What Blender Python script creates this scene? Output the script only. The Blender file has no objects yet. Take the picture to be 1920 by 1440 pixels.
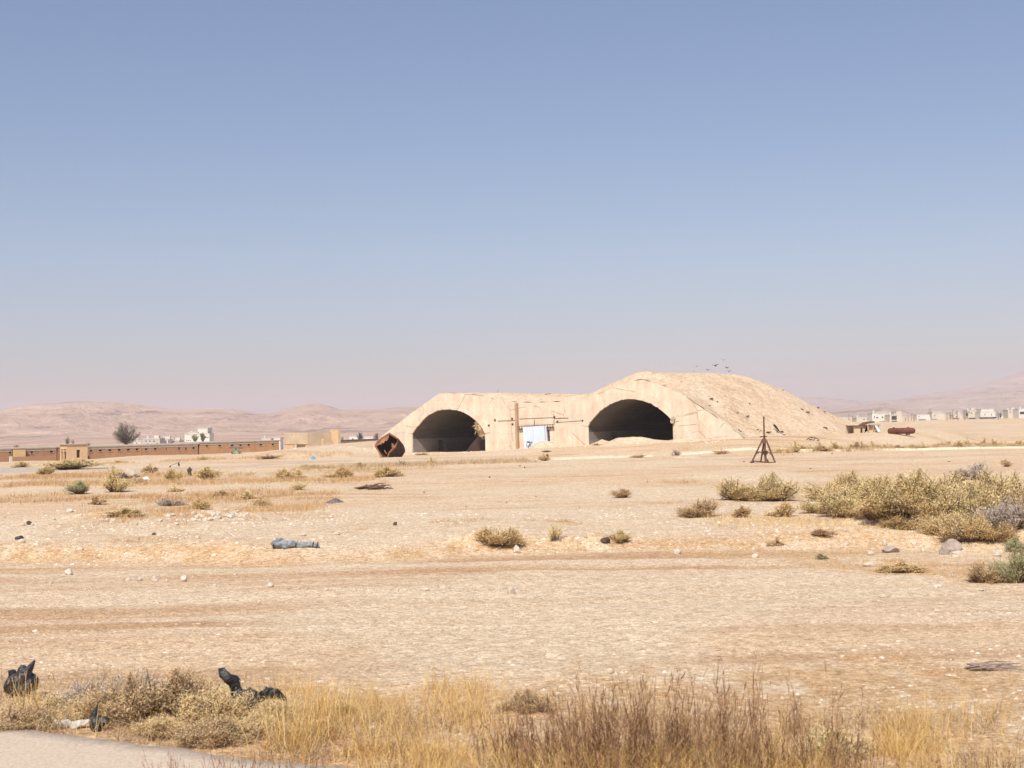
import bpy, bmesh, math, random
import numpy as np
from mathutils import Vector, Matrix, noise as mnoise

random.seed(7)
RNG = np.random.default_rng(11)
scene = bpy.context.scene
COL = scene.collection

# ------------------------------------------------------------------ camera
F = 2637.0                      # focal length in photo pixels (1920 wide)
CAMZ = 4.0
PITCH = math.atan(73.0 / F)
ROLL = math.atan(0.02)
_f = np.array([0, math.cos(PITCH), math.sin(PITCH)])
_r0 = np.array([1.0, 0, 0])
_u0 = np.array([0, -math.sin(PITCH), math.cos(PITCH)])
_r = math.cos(ROLL) * _r0 - math.sin(ROLL) * _u0
_u = math.sin(ROLL) * _r0 + math.cos(ROLL) * _u0
CAMP = np.array([0, 0, CAMZ])
cam_data = bpy.data.cameras.new("camera")
cam = bpy.data.objects.new("camera", cam_data)
COL.objects.link(cam)
cam_data.sensor_width = 36.0
cam_data.lens = 36.0 * F / 1920.0
cam_data.clip_start = 0.5
cam_data.clip_end = 40000
m = Matrix(((_r[0], _u[0], -_f[0], 0), (_r[1], _u[1], -_f[1], 0), (_r[2], _u[2], -_f[2], 0), (0, 0, 0, 1)))
m.translation = Vector(CAMP)
cam.matrix_world = m
cam_data.dof.use_dof = True
cam_data.dof.focus_distance = 150.0
cam_data.dof.aperture_fstop = 3.2
scene.camera = cam

# ------------------------------------------------------------------ sky, sun, exposure
SUN_AZ = math.radians(15.0)     # light travels this far to the right of straight ahead
SUN_EL = math.radians(50.0)
world = bpy.data.worlds.new("World")
scene.world = world
world.use_nodes = True
wn = world.node_tree
wn.nodes.clear()
sky = wn.nodes.new("ShaderNodeTexSky")
sky.sky_type = 'NISHITA'
sky.sun_disc = False
sky.sun_elevation = SUN_EL
sky.sun_rotation = math.pi + SUN_AZ      # sun stands behind the camera, to the left
sky.altitude = 600
sky.air_density = 1.0
sky.dust_density = 0.7
sky.ozone_density = 3.0
wb = wn.nodes.new("ShaderNodeBackground")
wb.inputs[1].default_value = 0.15
wo = wn.nodes.new("ShaderNodeOutputWorld")
wt = wn.nodes.new('ShaderNodeMix'); wt.data_type = 'RGBA'; wt.blend_type = 'MULTIPLY'; wt.inputs[0].default_value = 1.0
# dust veils the low sky all round, the sky overhead stays clear blue
wc = wn.nodes.new('ShaderNodeTexCoord'); ws = wn.nodes.new('ShaderNodeSeparateXYZ'); wr = wn.nodes.new('ShaderNodeValToRGB')
wn.links.new(wc.outputs['Generated'], ws.inputs[0]); wn.links.new(ws.outputs['Z'], wr.inputs[0])
for e_, (p_, c_) in zip([wr.color_ramp.elements[0], wr.color_ramp.elements[1], wr.color_ramp.elements.new(0.12)], ((0.0, (0.455, 0.42, 0.47, 1)), (0.30, (0.14, 0.90, 1.0, 1)), (0.12, (0.635, 0.585, 0.59, 1)))):
    e_.position = p_; e_.color = c_
wn.links.new(wr.outputs[0], wt.inputs[7])
wn.links.new(sky.outputs[0], wt.inputs[6]); wn.links.new(wt.outputs[2], wb.inputs[0])
wn.links.new(wb.outputs[0], wo.inputs[0])

sd = bpy.data.lights.new("sun", 'SUN')
sd.energy = 4.9
sd.angle = math.radians(0.53)
sd.color = (1.0, 0.93, 0.81)
sun = bpy.data.objects.new("sun", sd)
COL.objects.link(sun)
sdir = Vector((math.sin(SUN_AZ) * math.cos(SUN_EL), math.cos(SUN_AZ) * math.cos(SUN_EL), -math.sin(SUN_EL)))
sun.rotation_euler = sdir.to_track_quat('-Z', 'Y').to_euler()
sun.location = (-60, -150, 220)

scene.view_settings.view_transform = 'Standard'
scene.view_settings.look = 'None'
scene.view_settings.exposure = 0.16
scene.view_settings.gamma = 1.0
scene.view_settings.use_curve_mapping = False
scene.render.engine = 'CYCLES'
scene.cycles.max_bounces = 6
scene.cycles.volume_bounces = 1

# ------------------------------------------------------------------ pixel helpers (photo pixels, 1920 x 1440)
def ray(px, py):
    d = _f * F + _r * (px - 960.0) - _u * (py - 720.0)
    return d / d[1]

def at(px, py, D):
    return CAMP + ray(px, py) * D

def mpp(D):
    return D / F

# ------------------------------------------------------------------ value noise
def _hash(ix, iy, s):
    n = (ix.astype(np.int64) * 374761393 + iy.astype(np.int64) * 668265263 + s * 1274126177) & 0x7fffffff
    n = ((n ^ (n >> 13)) * 1274126177) & 0x7fffffff
    n = n ^ (n >> 16)
    return (n & 0xffff) / 65535.0

def vnoise(x, y, s=0):
    x = np.asarray(x, float); y = np.asarray(y, float)
    ix = np.floor(x); iy = np.floor(y)
    fx = x - ix; fy = y - iy
    fx = fx * fx * (3 - 2 * fx); fy = fy * fy * (3 - 2 * fy)
    a = _hash(ix, iy, s); b = _hash(ix + 1, iy, s); c = _hash(ix, iy + 1, s); d = _hash(ix + 1, iy + 1, s)
    return (a * (1 - fx) + b * fx) * (1 - fy) + (c * (1 - fx) + d * fx) * fy

def fbm(x, y, s=0, o=4, g=0.5):
    v = 0; a = 1.0; t = 0
    for k in range(o):
        v = v + a * vnoise(x * 2 ** k, y * 2 ** k, s + k * 17); t += a; a *= g
    return v / t

def sstep(a, b, x):
    t = np.clip((np.asarray(x, float) - a) / (b - a), 0, 1)
    return t * t * (3 - 2 * t)

# ------------------------------------------------------------------ hangar frame
TH = math.radians(40.0)
HP0 = at(840, 848, 203.0); HP0[2] = 0.0
HT = np.array([math.cos(TH), -math.sin(TH), 0]); HA = np.array([math.sin(TH), math.cos(TH), 0])

def fp(px, py, w=0.0):
    """photo pixel -> (u, z) on the hangar plane w metres behind its front"""
    d = ray(px, py)
    o = HP0 + HA * w
    t = np.dot(o - CAMP, HA) / np.dot(d, HA)
    p = CAMP + d * t
    return float(np.dot(p - HP0, HT)), float(p[2])

def fw(u, w, z=0.0):
    p = HP0 + HT * u + HA * w
    return np.array([p[0], p[1], z])

# ------------------------------------------------------------------ terrain height
_ctrl = []
def ctrl(px, py, D):
    p = at(px, py, D)
    _ctrl.append((p[0] / p[1], math.log(p[1]), p[2]))
def ctrlz(a, D, z):
    _ctrl.append((a, math.log(D), z))
for a in np.concatenate([np.linspace(-1.2, -0.45, 8), np.linspace(-0.42, 0.42, 25), np.linspace(0.45, 1.2, 8)]):
    for D in (8, 11, 15, 20, 27, 36, 48, 62, 78, 95, 112, 126, 137, 146, 153, 159, 164):
        ctrlz(a, D, 0.0)
    for D in (1000, 1600, 2600, 5000, 9000, 14000):
        ctrlz(a, D, (1.2 + D * 0.0004) if a > -0.02 else -9.0)
    if a < -0.09:
        for D in (340, 380, 430, 500, 600, 750): ctrlz(a, D, -5.0 - D * 0.004)
for (x, y) in ((690, 838), (740, 852), (775, 851), (808, 849.5), (842, 848.5), (880, 847), (910, 846), (940, 844), (970, 842), (1000, 840),
               (1030, 838), (1065, 836), (1103, 834), (1150, 831), (1200, 828), (1262, 823.5), (1320, 820), (1385, 817), (1430, 815)):
    u, z = fp(x, y)
    for w in (-4, 0, 5, 14, 26, 40):
        p = fw(u, w)
        ctrlz(p[0] / p[1], p[1], z)
for x, y, D in ((-60, 872, 245), (40, 869, 250), (110, 867, 255), (160, 862, 252), (230, 857, 246), (300, 853, 240), (360, 854, 240), (420, 856, 242),
                (500, 850, 240), (560, 841, 236), (600, 834, 232), (650, 830, 226), (690, 827, 218),
                (60, 868, 275), (160, 862, 282), (300, 853, 282), (420, 850, 285), (520, 846, 290),
                (1500, 832, 196), (1560, 826, 205), (1640, 818, 230), (1690, 814, 290), (1780, 812, 290), (1880, 810, 300), (1960, 806, 320),
                (1620, 808, 340), (1720, 802, 420), (1850, 798, 480), (1950, 795, 520), (1700, 790, 700), (1850, 786, 800), (1960, 783, 850),
                (1640, 836, 172), (1800, 834, 185), (1920, 831, 200)):
    ctrl(x, y, D)
CT = np.array(_ctrl)

_ga = np.concatenate([np.linspace(-1.25, -0.46, 24), np.linspace(-0.45, 0.45, 300), np.linspace(0.46, 1.25, 24)]).astype(np.float32)
_gl = np.linspace(math.log(6.0), math.log(15000.0), 330).astype(np.float32)
def _base_grid():
    A, L = np.meshgrid(_ga, _gl); a = A.ravel(); l = L.ravel()
    out = np.empty_like(a); C = CT.astype(np.float32)
    for i in range(0, len(a), 8000):
        sl = slice(i, i + 8000)
        d2 = ((a[sl, None] - C[None, :, 0]) / 0.019) ** 2 + ((l[sl, None] - C[None, :, 1]) / 0.05) ** 2
        w = np.exp(-0.5 * np.minimum(d2, 60)) + 1e-4 / (1 + d2) ** 2
        out[sl] = (w @ C[:, 2]) / w.sum(1)
    return out.reshape(A.shape)
_gz = _base_grid()
def base_h(x, y):
    x = np.asarray(x, float); y = np.asarray(y, float)
    yy = np.clip(y, 6.001, 14900.0)
    a = np.clip(x / yy, -1.249, 1.249); l = (np.log(yy) - _gl[0]) / (_gl[1] - _gl[0])
    fi = np.interp(a, _ga, np.arange(len(_ga)))
    i = np.clip(fi.astype(int), 0, len(_ga) - 2); j = np.clip(l.astype(int), 0, len(_gl) - 2)
    fx = fi - i; fy = l - j
    return (_gz[j, i] * (1 - fx) + _gz[j, i + 1] * fx) * (1 - fy) + (_gz[j + 1, i] * (1 - fx) + _gz[j + 1, i + 1] * fx) * fy

# dirt road edge on the far side of the near track, ledge of bulldozed gravel
def ledge(x, y):
    edge = 43.2 + 1.0 * np.sin(x * 0.23) + 2.4 * (vnoise(x * 0.16, 0 * x, 3) - 0.5) - 0.11 * np.maximum(x - 8, 0)
    up = sstep(-1.2, 1.1, y - edge)
    down = 1 - sstep(6, 26, y - edge)
    k = 0.46 + 0.4 * (vnoise(x * 0.3, y * 0.1, 5) - 0.4)
    return up * down * np.clip(k, 0.15, 0.75)

HEAPS = []   # (x, y, rx, ry, h)
def hfun(x, y, detail=True):
    x = np.asarray(x, float); y = np.asarray(y, float)
    h = base_h(x, y) + ledge(x, y)
    for (cx, cy, rx, ry, hh) in HEAPS:
        q = np.sqrt(((x - cx) / rx) ** 2 + ((y - cy) / ry) ** 2)
        q = q + 0.5 * (vnoise(x * 2.2 / rx + 9, y * 2.2 / ry, 31) - 0.5)
        h = h + hh * (1 - sstep(0.0, 1.0, q))
    if detail:
        far = sstep(15, 60, y)
        road = 1 - sstep(17.6, 19.0, y + 0.16 * (x + 6.4))
        road = np.where(x < -0.5, road, 0)
        amp = 1 - road
        h = h + amp * (0.16 * (fbm(x * 0.22, y * 0.22, 41, 3) - 0.5) + 0.05 * (fbm(x * 1.7, y * 1.7, 47, 3) - 0.5))
        h = h + far * 0.30 * (fbm(x * 0.07, y * 0.07, 53, 3) - 0.5) * (1 - sstep(130, 170, y))
        h = h + sstep(150, 200, y) * 0.35 * (fbm(x * 0.16, y * 0.16, 59, 4) - 0.5)
        h = h + sstep(700, 1500, y) * 3.0 * (fbm(x * 0.006, y * 0.006, 61, 3) - 0.5)
        # wheel ruts along the track
        rut = np.exp(-((y - 31.0 - 0.05 * x) / 0.35) ** 2) + np.exp(-((y - 33.2 - 0.05 * x) / 0.35) ** 2) + np.exp(-((y - 38.0 - 0.02 * x) / 0.4) ** 2)
        h = h - 0.03 * rut
        h = h - 0.05 * road
    return h

def H1(x, y):
    return float(hfun(np.array([x]), np.array([y]))[0])

def G(px, py, dmin=12.0, dmax=1500.0):
    """first hit of the pixel's ray with the ground"""
    d = ray(px, py)
    D = np.exp(np.linspace(math.log(dmin), math.log(dmax), 500))
    z = CAMP[2] + d[2] * D
    h = hfun(d[0] * D, D)
    below = np.where(z < h)[0]
    k = below[0] if len(below) else len(D) - 1
    k = max(k, 1)
    g0 = z[k - 1] - h[k - 1]; g1 = z[k] - h[k]
    t = g0 / (g0 - g1 + 1e-12)
    Dh = D[k - 1] + (D[k] - D[k - 1]) * min(max(t, 0), 1)
    x = d[0] * Dh
    return np.array([x, Dh, H1(x, Dh)])

# dirt heaps on the ledge (right by the boulders, and a small one near the middle), sand before the arches
for (px, py, D, rx, ry, hh) in ((1725, 1015, 46.0, 2.2, 1.6, 0.75), (1108, 1035, 43.5, 0.9, 0.8, 0.30), (1660, 1020, 46.5, 2.0, 1.2, 0.3),
                                (880, 1022, 43.8, 1.6, 0.8, 0.2), (420, 968, 60.5, 3.0, 1.6, 0.25), (230, 968, 58.0, 5.0, 2.0, 0.35)):
    p = at(px, py, D); HEAPS.append((p[0], p[1], rx, ry, hh))

# ------------------------------------------------------------------ mesh helpers
def link(o):
    COL.objects.link(o); return o

def tag(o, label=None, cat=None, group=None, kind=None):
    if label: o["label"] = label
    if cat: o["category"] = cat
    if group: o["group"] = group
    if kind: o["kind"] = kind
    return o

def empty(name, loc, rz=0.0):
    o = bpy.data.objects.new(name, None)
    o.empty_display_size = 0.3
    o.location = Vector([float(c) for c in loc]); o.rotation_euler = (0, 0, rz)
    return link(o)

def mesh_np(name, v, f):
    """v (N,3), f (M,k) arrays"""
    v = np.asarray(v, np.float32); f = np.asarray(f, np.int32)
    me = bpy.data.meshes.new(name)
    k = f.shape[1]
    me.vertices.add(len(v)); me.vertices.foreach_set("co", v.ravel())
    me.loops.add(f.size); me.loops.foreach_set("vertex_index", f.ravel())
    me.polygons.add(len(f)); me.polygons.foreach_set("loop_start", np.arange(0, f.size, k, dtype=np.int32))
    me.update(calc_edges=True)
    return me

def obj(name, me, mat=None, parent=None, smooth=False):
    o = bpy.data.objects.new(name, me)
    if mat is not None:
        me.materials.clear(); me.materials.append(mat)
    if smooth:
        me.polygons.foreach_set("use_smooth", np.ones(len(me.polygons), bool))
    link(o)
    if parent is not None: o.parent = parent
    return o

class MB:
    def __init__(s): s.v = []; s.f = []
    def add(s, vs, fs):
        n = len(s.v); s.v += [tuple(float(c) for c in p) for p in vs]; s.f += [tuple(i + n for i in q) for q in fs]
        return s
    def box(s, x0, x1, y0, y1, z0, z1):
        return s.add([(x0, y0, z0), (x1, y0, z0), (x1, y1, z0), (x0, y1, z0), (x0, y0, z1), (x1, y0, z1), (x1, y1, z1), (x0, y1, z1)],
                     [(0, 3, 2, 1), (4, 5, 6, 7), (0, 1, 5, 4), (1, 2, 6, 5), (2, 3, 7, 6), (3, 0, 4, 7)])
    def bar(s, a, b, w, h=None, up=(0, 0, 1)):
        a = Vector(a); b = Vector(b); d = (b - a).normalized(); h = h or w
        up = Vector(up)
        if abs(d.dot(up)) > 0.98: up = Vector((0, 1, 0))
        sx = d.cross(up).normalized() * w / 2; sy = sx.cross(d).normalized() * h / 2
        vs = [a - sx - sy, a + sx - sy, a + sx + sy, a - sx + sy, b - sx - sy, b + sx - sy, b + sx + sy, b - sx + sy]
        return s.add(vs, [(0, 3, 2, 1), (4, 5, 6, 7), (0, 1, 5, 4), (1, 2, 6, 5), (2, 3, 7, 6), (3, 0, 4, 7)])
    def tube(s, pts, rads, n=8, cap=True):
        pts = [Vector(p) for p in pts]
        if not hasattr(rads, '__len__'): rads = [rads] * len(pts)
        rings = []
        for i, p in enumerate(pts):
            d = (pts[min(i + 1, len(pts) - 1)] - pts[max(i - 1, 0)]).normalized()
            ref = Vector((0, 0, 1)) if abs(d.z) < 0.9 else Vector((1, 0, 0))
            sx = d.cross(ref).normalized(); sy = d.cross(sx).normalized()
            rings.append([p + sx * math.cos(2 * math.pi * k / n) * rads[i] + sy * math.sin(2 * math.pi * k / n) * rads[i] for k in range(n)])
        vs = [q for r in rings for q in r]; fs = []
        for i in range(len(pts) - 1):
            for k in range(n):
                fs.append((i * n + k, i * n + (k + 1) % n, (i + 1) * n + (k + 1) % n, (i + 1) * n + k))
        if cap:
            fs.append(tuple(range(n - 1, -1, -1))); fs.append(tuple((len(pts) - 1) * n + k for k in range(n)))
        return s.add(vs, fs)
    def prism(s, poly, y0, y1):
        """poly: (x,z) outline, extruded in y"""
        n = len(poly)
        vs = [(x, y0, z) for x, z in poly] + [(x, y1, z) for x, z in poly]
        fs = [tuple(range(n)), tuple(range(2 * n - 1, n - 1, -1))]
        for i in range(n):
            j = (i + 1) % n
            fs.append((j, i, n + i, n + j))
        return s.add(vs, fs)
    def build(s, name, mat, parent=None, smooth=False, bevel=0.0, tri=False):
        me = bpy.data.meshes.new(name)
        me.from_pydata(s.v, [], s.f); me.validate()
        bm = bmesh.new(); bm.from_mesh(me)
        if tri: bmesh.ops.triangulate(bm, faces=bm.faces[:], ngon_method='EAR_CLIP')
        bmesh.ops.recalc_face_normals(bm, faces=bm.faces[:])
        bm.to_mesh(me); bm.free()
        o = obj(name, me, mat, parent, smooth)
        if bevel:
            b = o.modifiers.new("bevel", 'BEVEL'); b.width = bevel; b.segments = 1; b.limit_method = 'ANGLE'
        return o

def ribbons(P, W, side):
    """P (N,K,3) centre lines, W (N,K) half widths, side (N,3)"""
    N, K, _ = P.shape
    off = side[:, None, :] * W[:, :, None]
    V = np.concatenate([P - off, P + off], 1).reshape(-1, 3)
    base = (np.arange(N) * 2 * K)[:, None]
    fs = []
    for k in range(K - 1):
        fs.append(np.concatenate([base + k, base + K + k, base + K + k + 1, base + k + 1], 1))
    return V, np.stack(fs, 1).reshape(-1, 4)

def unit(v):
    return v / np.maximum(np.linalg.norm(v, axis=-1, keepdims=True), 1e-9)

# ------------------------------------------------------------------ materials
def nodes(name):
    mt = bpy.data.materials.new(name); mt.use_nodes = True
    nt = mt.node_tree; nt.nodes.clear()
    out = nt.nodes.new("ShaderNodeOutputMaterial")
    bs = nt.nodes.new("ShaderNodeBsdfPrincipled")
    nt.links.new(bs.outputs[0], out.inputs[0])
    bs.inputs["Specular IOR Level"].default_value = 0.25
    return mt, nt, bs

def nd(nt, t, **kw):
    n = nt.nodes.new(t)
    for k, v in kw.items(): setattr(n, k, v)
    return n

def tex(nt, kind, scale, coord, detail=4.0, rough=0.55, stretch=None, feature=None):
    src = coord
    if stretch:
        mp = nd(nt, "ShaderNodeMapping"); mp.inputs["Scale"].default_value = stretch
        nt.links.new(coord, mp.inputs[0]); src = mp.outputs[0]
    n = nd(nt, kind)
    n.inputs["Scale"].default_value = scale
    if kind == "ShaderNodeTexNoise":
        n.inputs["Detail"].default_value = detail; n.inputs["Roughness"].default_value = rough
    if feature: n.feature = feature
    nt.links.new(src, n.inputs["Vector"])
    return n

def ramp(nt, fac, stops):
    r = nd(nt, "ShaderNodeValToRGB")
    el = r.color_ramp.elements
    while len(el) < len(stops): el.new(0.5)
    for e, (p, c) in zip(el, stops):
        e.position = p; e.color = (c[0], c[1], c[2], 1) if hasattr(c, '__len__') else (c, c, c, 1)
    nt.links.new(fac, r.inputs[0])
    return r

def mixc(nt, fac, a, b, mode='MIX'):
    x = nd(nt, "ShaderNodeMix", data_type='RGBA', blend_type=mode)
    if hasattr(fac, 'is_linked') or hasattr(fac, 'links'): nt.links.new(fac, x.inputs[0])
    else: x.inputs[0].default_value = fac
    for i, c in ((6, a), (7, b)):
        if hasattr(c, '__len__'): x.inputs[i].default_value = (c[0], c[1], c[2], 1)
        else: nt.links.new(c, x.inputs[i])
    return x.outputs[2]

def bump(nt, bs, h, strength, dist):
    b = nd(nt, "ShaderNodeBump"); b.inputs["Strength"].default_value = strength; b.inputs["Distance"].default_value = dist
    nt.links.new(h, b.inputs["Height"]); nt.links.new(b.outputs[0], bs.inputs["Normal"])

def simple(name, c1, c2=None, scale=2.0, rough=0.85, metal=0.0, bmp=0.3, bdist=0.02, c3=None, stretch=None):
    """three-tone mottled surface with fine relief, object coordinates"""
    mt, nt, bs = nodes(name)
    tc = nd(nt, "ShaderNodeTexCoord").outputs["Object"]
    c2 = c2 or tuple(x * 0.75 for x in c1)
    n = tex(nt, "ShaderNodeTexNoise", scale, tc, 6, 0.62, stretch)
    r = ramp(nt, n.outputs[0], [(0.32, c2), (0.62, c1)] if not c3 else [(0.3, c2), (0.52, c1), (0.7, c3)])
    nt.links.new(r.outputs[0], bs.inputs["Base Color"])
    bs.inputs["Roughness"].default_value = rough; bs.inputs["Metallic"].default_value = metal
    n2 = tex(nt, "ShaderNodeTexNoise", scale * 6, tc, 4, 0.6)
    bump(nt, bs, n2.outputs[0], bmp, bdist)
    return mt

def leafmat(name, cols, transl=0.25):
    mt = bpy.data.materials.new(name); mt.use_nodes = True
    nt = mt.node_tree; nt.nodes.clear()
    out = nt.nodes.new("ShaderNodeOutputMaterial")
    g = nd(nt, "ShaderNodeNewGeometry"); oi = nd(nt, "ShaderNodeObjectInfo")
    add = nd(nt, "ShaderNodeMath", operation='MULTIPLY_ADD')
    nt.links.new(oi.outputs["Random"], add.inputs[0]); add.inputs[1].default_value = 0.25
    mul = nd(nt, "ShaderNodeMath", operation='MULTIPLY'); mul.inputs[1].default_value = 0.8
    nt.links.new(g.outputs["Random Per Island"], mul.inputs[0]); nt.links.new(mul.outputs[0], add.inputs[2])
    r = ramp(nt, add.outputs[0], [(i / (len(cols) - 1), c) for i, c in enumerate(cols)])
    d = nd(nt, "ShaderNodeBsdfDiffuse"); t = nd(nt, "ShaderNodeBsdfTranslucent"); mx = nd(nt, "ShaderNodeMixShader")
    mx.inputs[0].default_value = transl
    nt.links.new(r.outputs[0], d.inputs[0]); nt.links.new(r.outputs[0], t.inputs[0])
    nt.links.new(d.outputs[0], mx.inputs[1]); nt.links.new(t.outputs[0], mx.inputs[2]); nt.links.new(mx.outputs[0], out.inputs[0])
    return mt

# ground: colour masks come as point attributes (track dirt, pale gravel, rusty dry growth)
def ground_mat():
    mt, nt, bs = nodes("ground_soil")
    tc = nd(nt, "ShaderNodeTexCoord").outputs["Object"]
    def att(n):
        a = nd(nt, "ShaderNodeAttribute"); a.attribute_name = n; return a.outputs["Fac"]
    big = tex(nt, "ShaderNodeTexNoise", 0.35, tc, 5, 0.6, (0.35, 1, 1))
    base = ramp(nt, big.outputs[0], [(0.3, (0.57, 0.385, 0.225)), (0.5, (0.68, 0.49, 0.315)), (0.72, (0.75, 0.575, 0.40))])
    mid = tex(nt, "ShaderNodeTexNoise", 2.6, tc, 6, 0.65)
    c = mixc(nt, 0.5, base.outputs[0], ramp(nt, mid.outputs[0], [(0.3, (0.50, 0.335, 0.195)), (0.5, (0.66, 0.48, 0.30)), (0.7, (0.78, 0.625, 0.445))]).outputs[0])
    # dirt of the track: warmer, streaked along the way the wheels go
    st = tex(nt, "ShaderNodeTexNoise", 1.0, tc, 7, 0.62, (0.03, 0.62, 1))
    dirt = ramp(nt, st.outputs[0], [(0.41, (0.49, 0.27, 0.12)), (0.485, (0.64, 0.43, 0.25)), (0.56, (0.78, 0.60, 0.42))])
    dn = tex(nt, "ShaderNodeTexNoise", 9.0, tc, 4, 0.7)
    dirtc = mixc(nt, 0.36, dirt.outputs[0], ramp(nt, dn.outputs[0], [(0.35, (0.38, 0.24, 0.14)), (0.65, (0.70, 0.56, 0.42))]).outputs[0])
    # old wheel streaks over the whole plain
    sk = tex(nt, "ShaderNodeTexNoise", 1.0, tc, 5, 0.6, (0.02, 0.33, 1))
    skf = ramp(nt, sk.outputs[0], [(0.48, 0.0), (0.57, 0.75)])
    c = mixc(nt, skf.outputs[0], c, dirtc)
    c = mixc(nt, att("dirt"), c, dirtc)
    pale = ramp(nt, mid.outputs[0], [(0.3, (0.60, 0.455, 0.305)), (0.62, (0.77, 0.63, 0.455))])
    c = mixc(nt, att("pale"), c, pale.outputs[0])
    rn = tex(nt, "ShaderNodeTexNoise", 3.5, tc, 5, 0.7)
    rust = ramp(nt, rn.outputs[0], [(0.3, (0.44, 0.26, 0.12)), (0.5, (0.58, 0.375, 0.195)), (0.72, (0.68, 0.50, 0.31))])
    c = mixc(nt, att("rust"), c, rust.outputs[0])
    tarm = ramp(nt, mid.outputs[0], [(0.3, (0.44, 0.37, 0.31)), (0.7, (0.60, 0.52, 0.44))])
    c = mixc(nt, att("tarmac"), c, tarm.outputs[0])
    # pebbles: three sizes of cell, some pale, some dark
    for sc, lo in ((30.0, 0.75), (11.0, 0.65)):
        vo = tex(nt, "ShaderNodeTexVoronoi", sc, tc)
        sp = nd(nt, "ShaderNodeSeparateColor"); nt.links.new(vo.outputs["Color"], sp.inputs[0])
        pr = ramp(nt, sp.outputs[0], [(0.0, (0.55, 0.5, 0.46)), (0.25, (0.86, 0.83, 0.8)), (0.7, (1.0, 1.0, 1.0)), (1.0, (1.28, 1.28, 1.3))])
        c = mixc(nt, lo, c, pr.outputs[0], 'MULTIPLY')
    nt.links.new(c, bs.inputs["Base Color"])
    bs.inputs["Roughness"].default_value = 0.95
    vb = tex(nt, "ShaderNodeTexVoronoi", 16.0, tc)
    nb = tex(nt, "ShaderNodeTexNoise", 5.0, tc, 8, 0.7)
    s = nd(nt, "ShaderNodeMath", operation='MULTIPLY_ADD'); s.inputs[1].default_value = -0.4
    nt.links.new(vb.outputs["Distance"], s.inputs[0]); nt.links.new(nb.outputs[0], s.inputs[2])
    bump(nt, bs, s.outputs[0], 0.8, 0.08)
    return mt

M = {}
M['ground'] = ground_mat()
M['stone'] = simple("limestone", (0.60, 0.51, 0.41), (0.42, 0.33, 0.25), 3, 0.9, 0, 0.5, 0.03, (0.70, 0.64, 0.56))
M['boulder'] = simple("grey_boulder", (0.40, 0.32, 0.27), (0.27, 0.21, 0.17), 2.5, 0.9, 0, 0.6, 0.05, (0.48, 0.41, 0.36))
M['plaster'] = None
M['lining'] = None
M['rust'] = simple("rusted_steel", (0.30, 0.13, 0.07), (0.16, 0.07, 0.04), 1.6, 0.85, 0.1, 0.4, 0.02, (0.42, 0.21, 0.11))
M['rust_dark'] = simple("dark_rusted_steel", (0.075, 0.042, 0.032), (0.04, 0.024, 0.02), 1.2, 0.85, 0.1, 0.3, 0.02, (0.12, 0.065, 0.045))
M['rust_tank'] = simple("oxide_red_steel", (0.15, 0.055, 0.035), (0.10, 0.038, 0.026), 1.0, 0.8, 0.0, 0.2, 0.01, (0.19, 0.075, 0.05))
M['rust_tri'] = simple("brown_rusted_tube", (0.17, 0.092, 0.06), (0.10, 0.052, 0.036), 3.0, 0.85, 0.1, 0.3, 0.01, (0.24, 0.14, 0.095))
M['shaded_plate'] = simple('dark_brown_plate', (0.06, 0.038, 0.03), (0.05, 0.03, 0.025), 1.0, 0.9)
M['burnt'] = simple("burnt_lining", (0.035, 0.025, 0.02), (0.015, 0.012, 0.01), 2.0, 0.95)
M['paint_beam'] = simple("tan_painted_steel", (0.43, 0.29, 0.19), (0.37, 0.24, 0.155), 1.3, 0.7, 0, 0.1, 0.01, (0.47, 0.33, 0.22))
M['blue_door'] = simple("pale_blue_paint", (0.58, 0.67, 0.77), (0.54, 0.63, 0.73), 1.1, 0.6, 0, 0.1, 0.01, (0.62, 0.70, 0.78))
M['brick'] = None
M['render_tan'] = simple("tan_render", (0.62, 0.44, 0.27), (0.54, 0.37, 0.22), 0.8, 0.9, 0, 0.2, 0.02, (0.66, 0.49, 0.32))
M['render_yellow'] = simple("ochre_render", (0.72, 0.50, 0.25), (0.66, 0.45, 0.22), 0.8, 0.9)
M['slab'] = simple("concrete_slab_edge", (0.50, 0.42, 0.34), (0.40, 0.33, 0.26), 1.2, 0.9)
M['conc'] = simple("tan_concrete", (0.56, 0.44, 0.31), (0.48, 0.37, 0.25), 0.7, 0.9, 0, 0.2, 0.02, (0.62, 0.5, 0.37))
M['kerb'] = simple("pale_kerb_concrete", (0.82, 0.72, 0.58), (0.72, 0.60, 0.46), 1.5, 0.9)
M['white'] = simple("whitewash", (0.68, 0.65, 0.60), (0.58, 0.54, 0.49), 0.3, 0.85, 0, 0.1, 0.02)
M['white2'] = simple("cream_render", (0.60, 0.54, 0.46), (0.52, 0.46, 0.38), 0.3, 0.85, 0, 0.1, 0.02)
M['grey_house'] = simple("grey_block", (0.48, 0.45, 0.42), (0.40, 0.37, 0.34), 0.3, 0.85, 0, 0.1, 0.02)
M['pane'] = simple("dark_window", (0.05, 0.05, 0.055), (0.035, 0.035, 0.04), 1, 0.35, 0, 0.0, 0.01)
M['sheet'] = simple("light_blue_sheet", (0.50, 0.58, 0.62), (0.42, 0.5, 0.54), 1, 0.6)
M['bag'] = simple("black_polythene", (0.014, 0.014, 0.017), (0.05, 0.043, 0.036), 4, 0.36, 0, 0.8, 0.02)
M['bag'].node_tree.nodes["Principled BSDF"].inputs["Specular IOR Level"].default_value = 0.45
M['bag_white'] = simple("dirty_white_polythene", (0.62, 0.60, 0.57), (0.42, 0.38, 0.34), 6, 0.45, 0, 0.6, 0.02)
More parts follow.
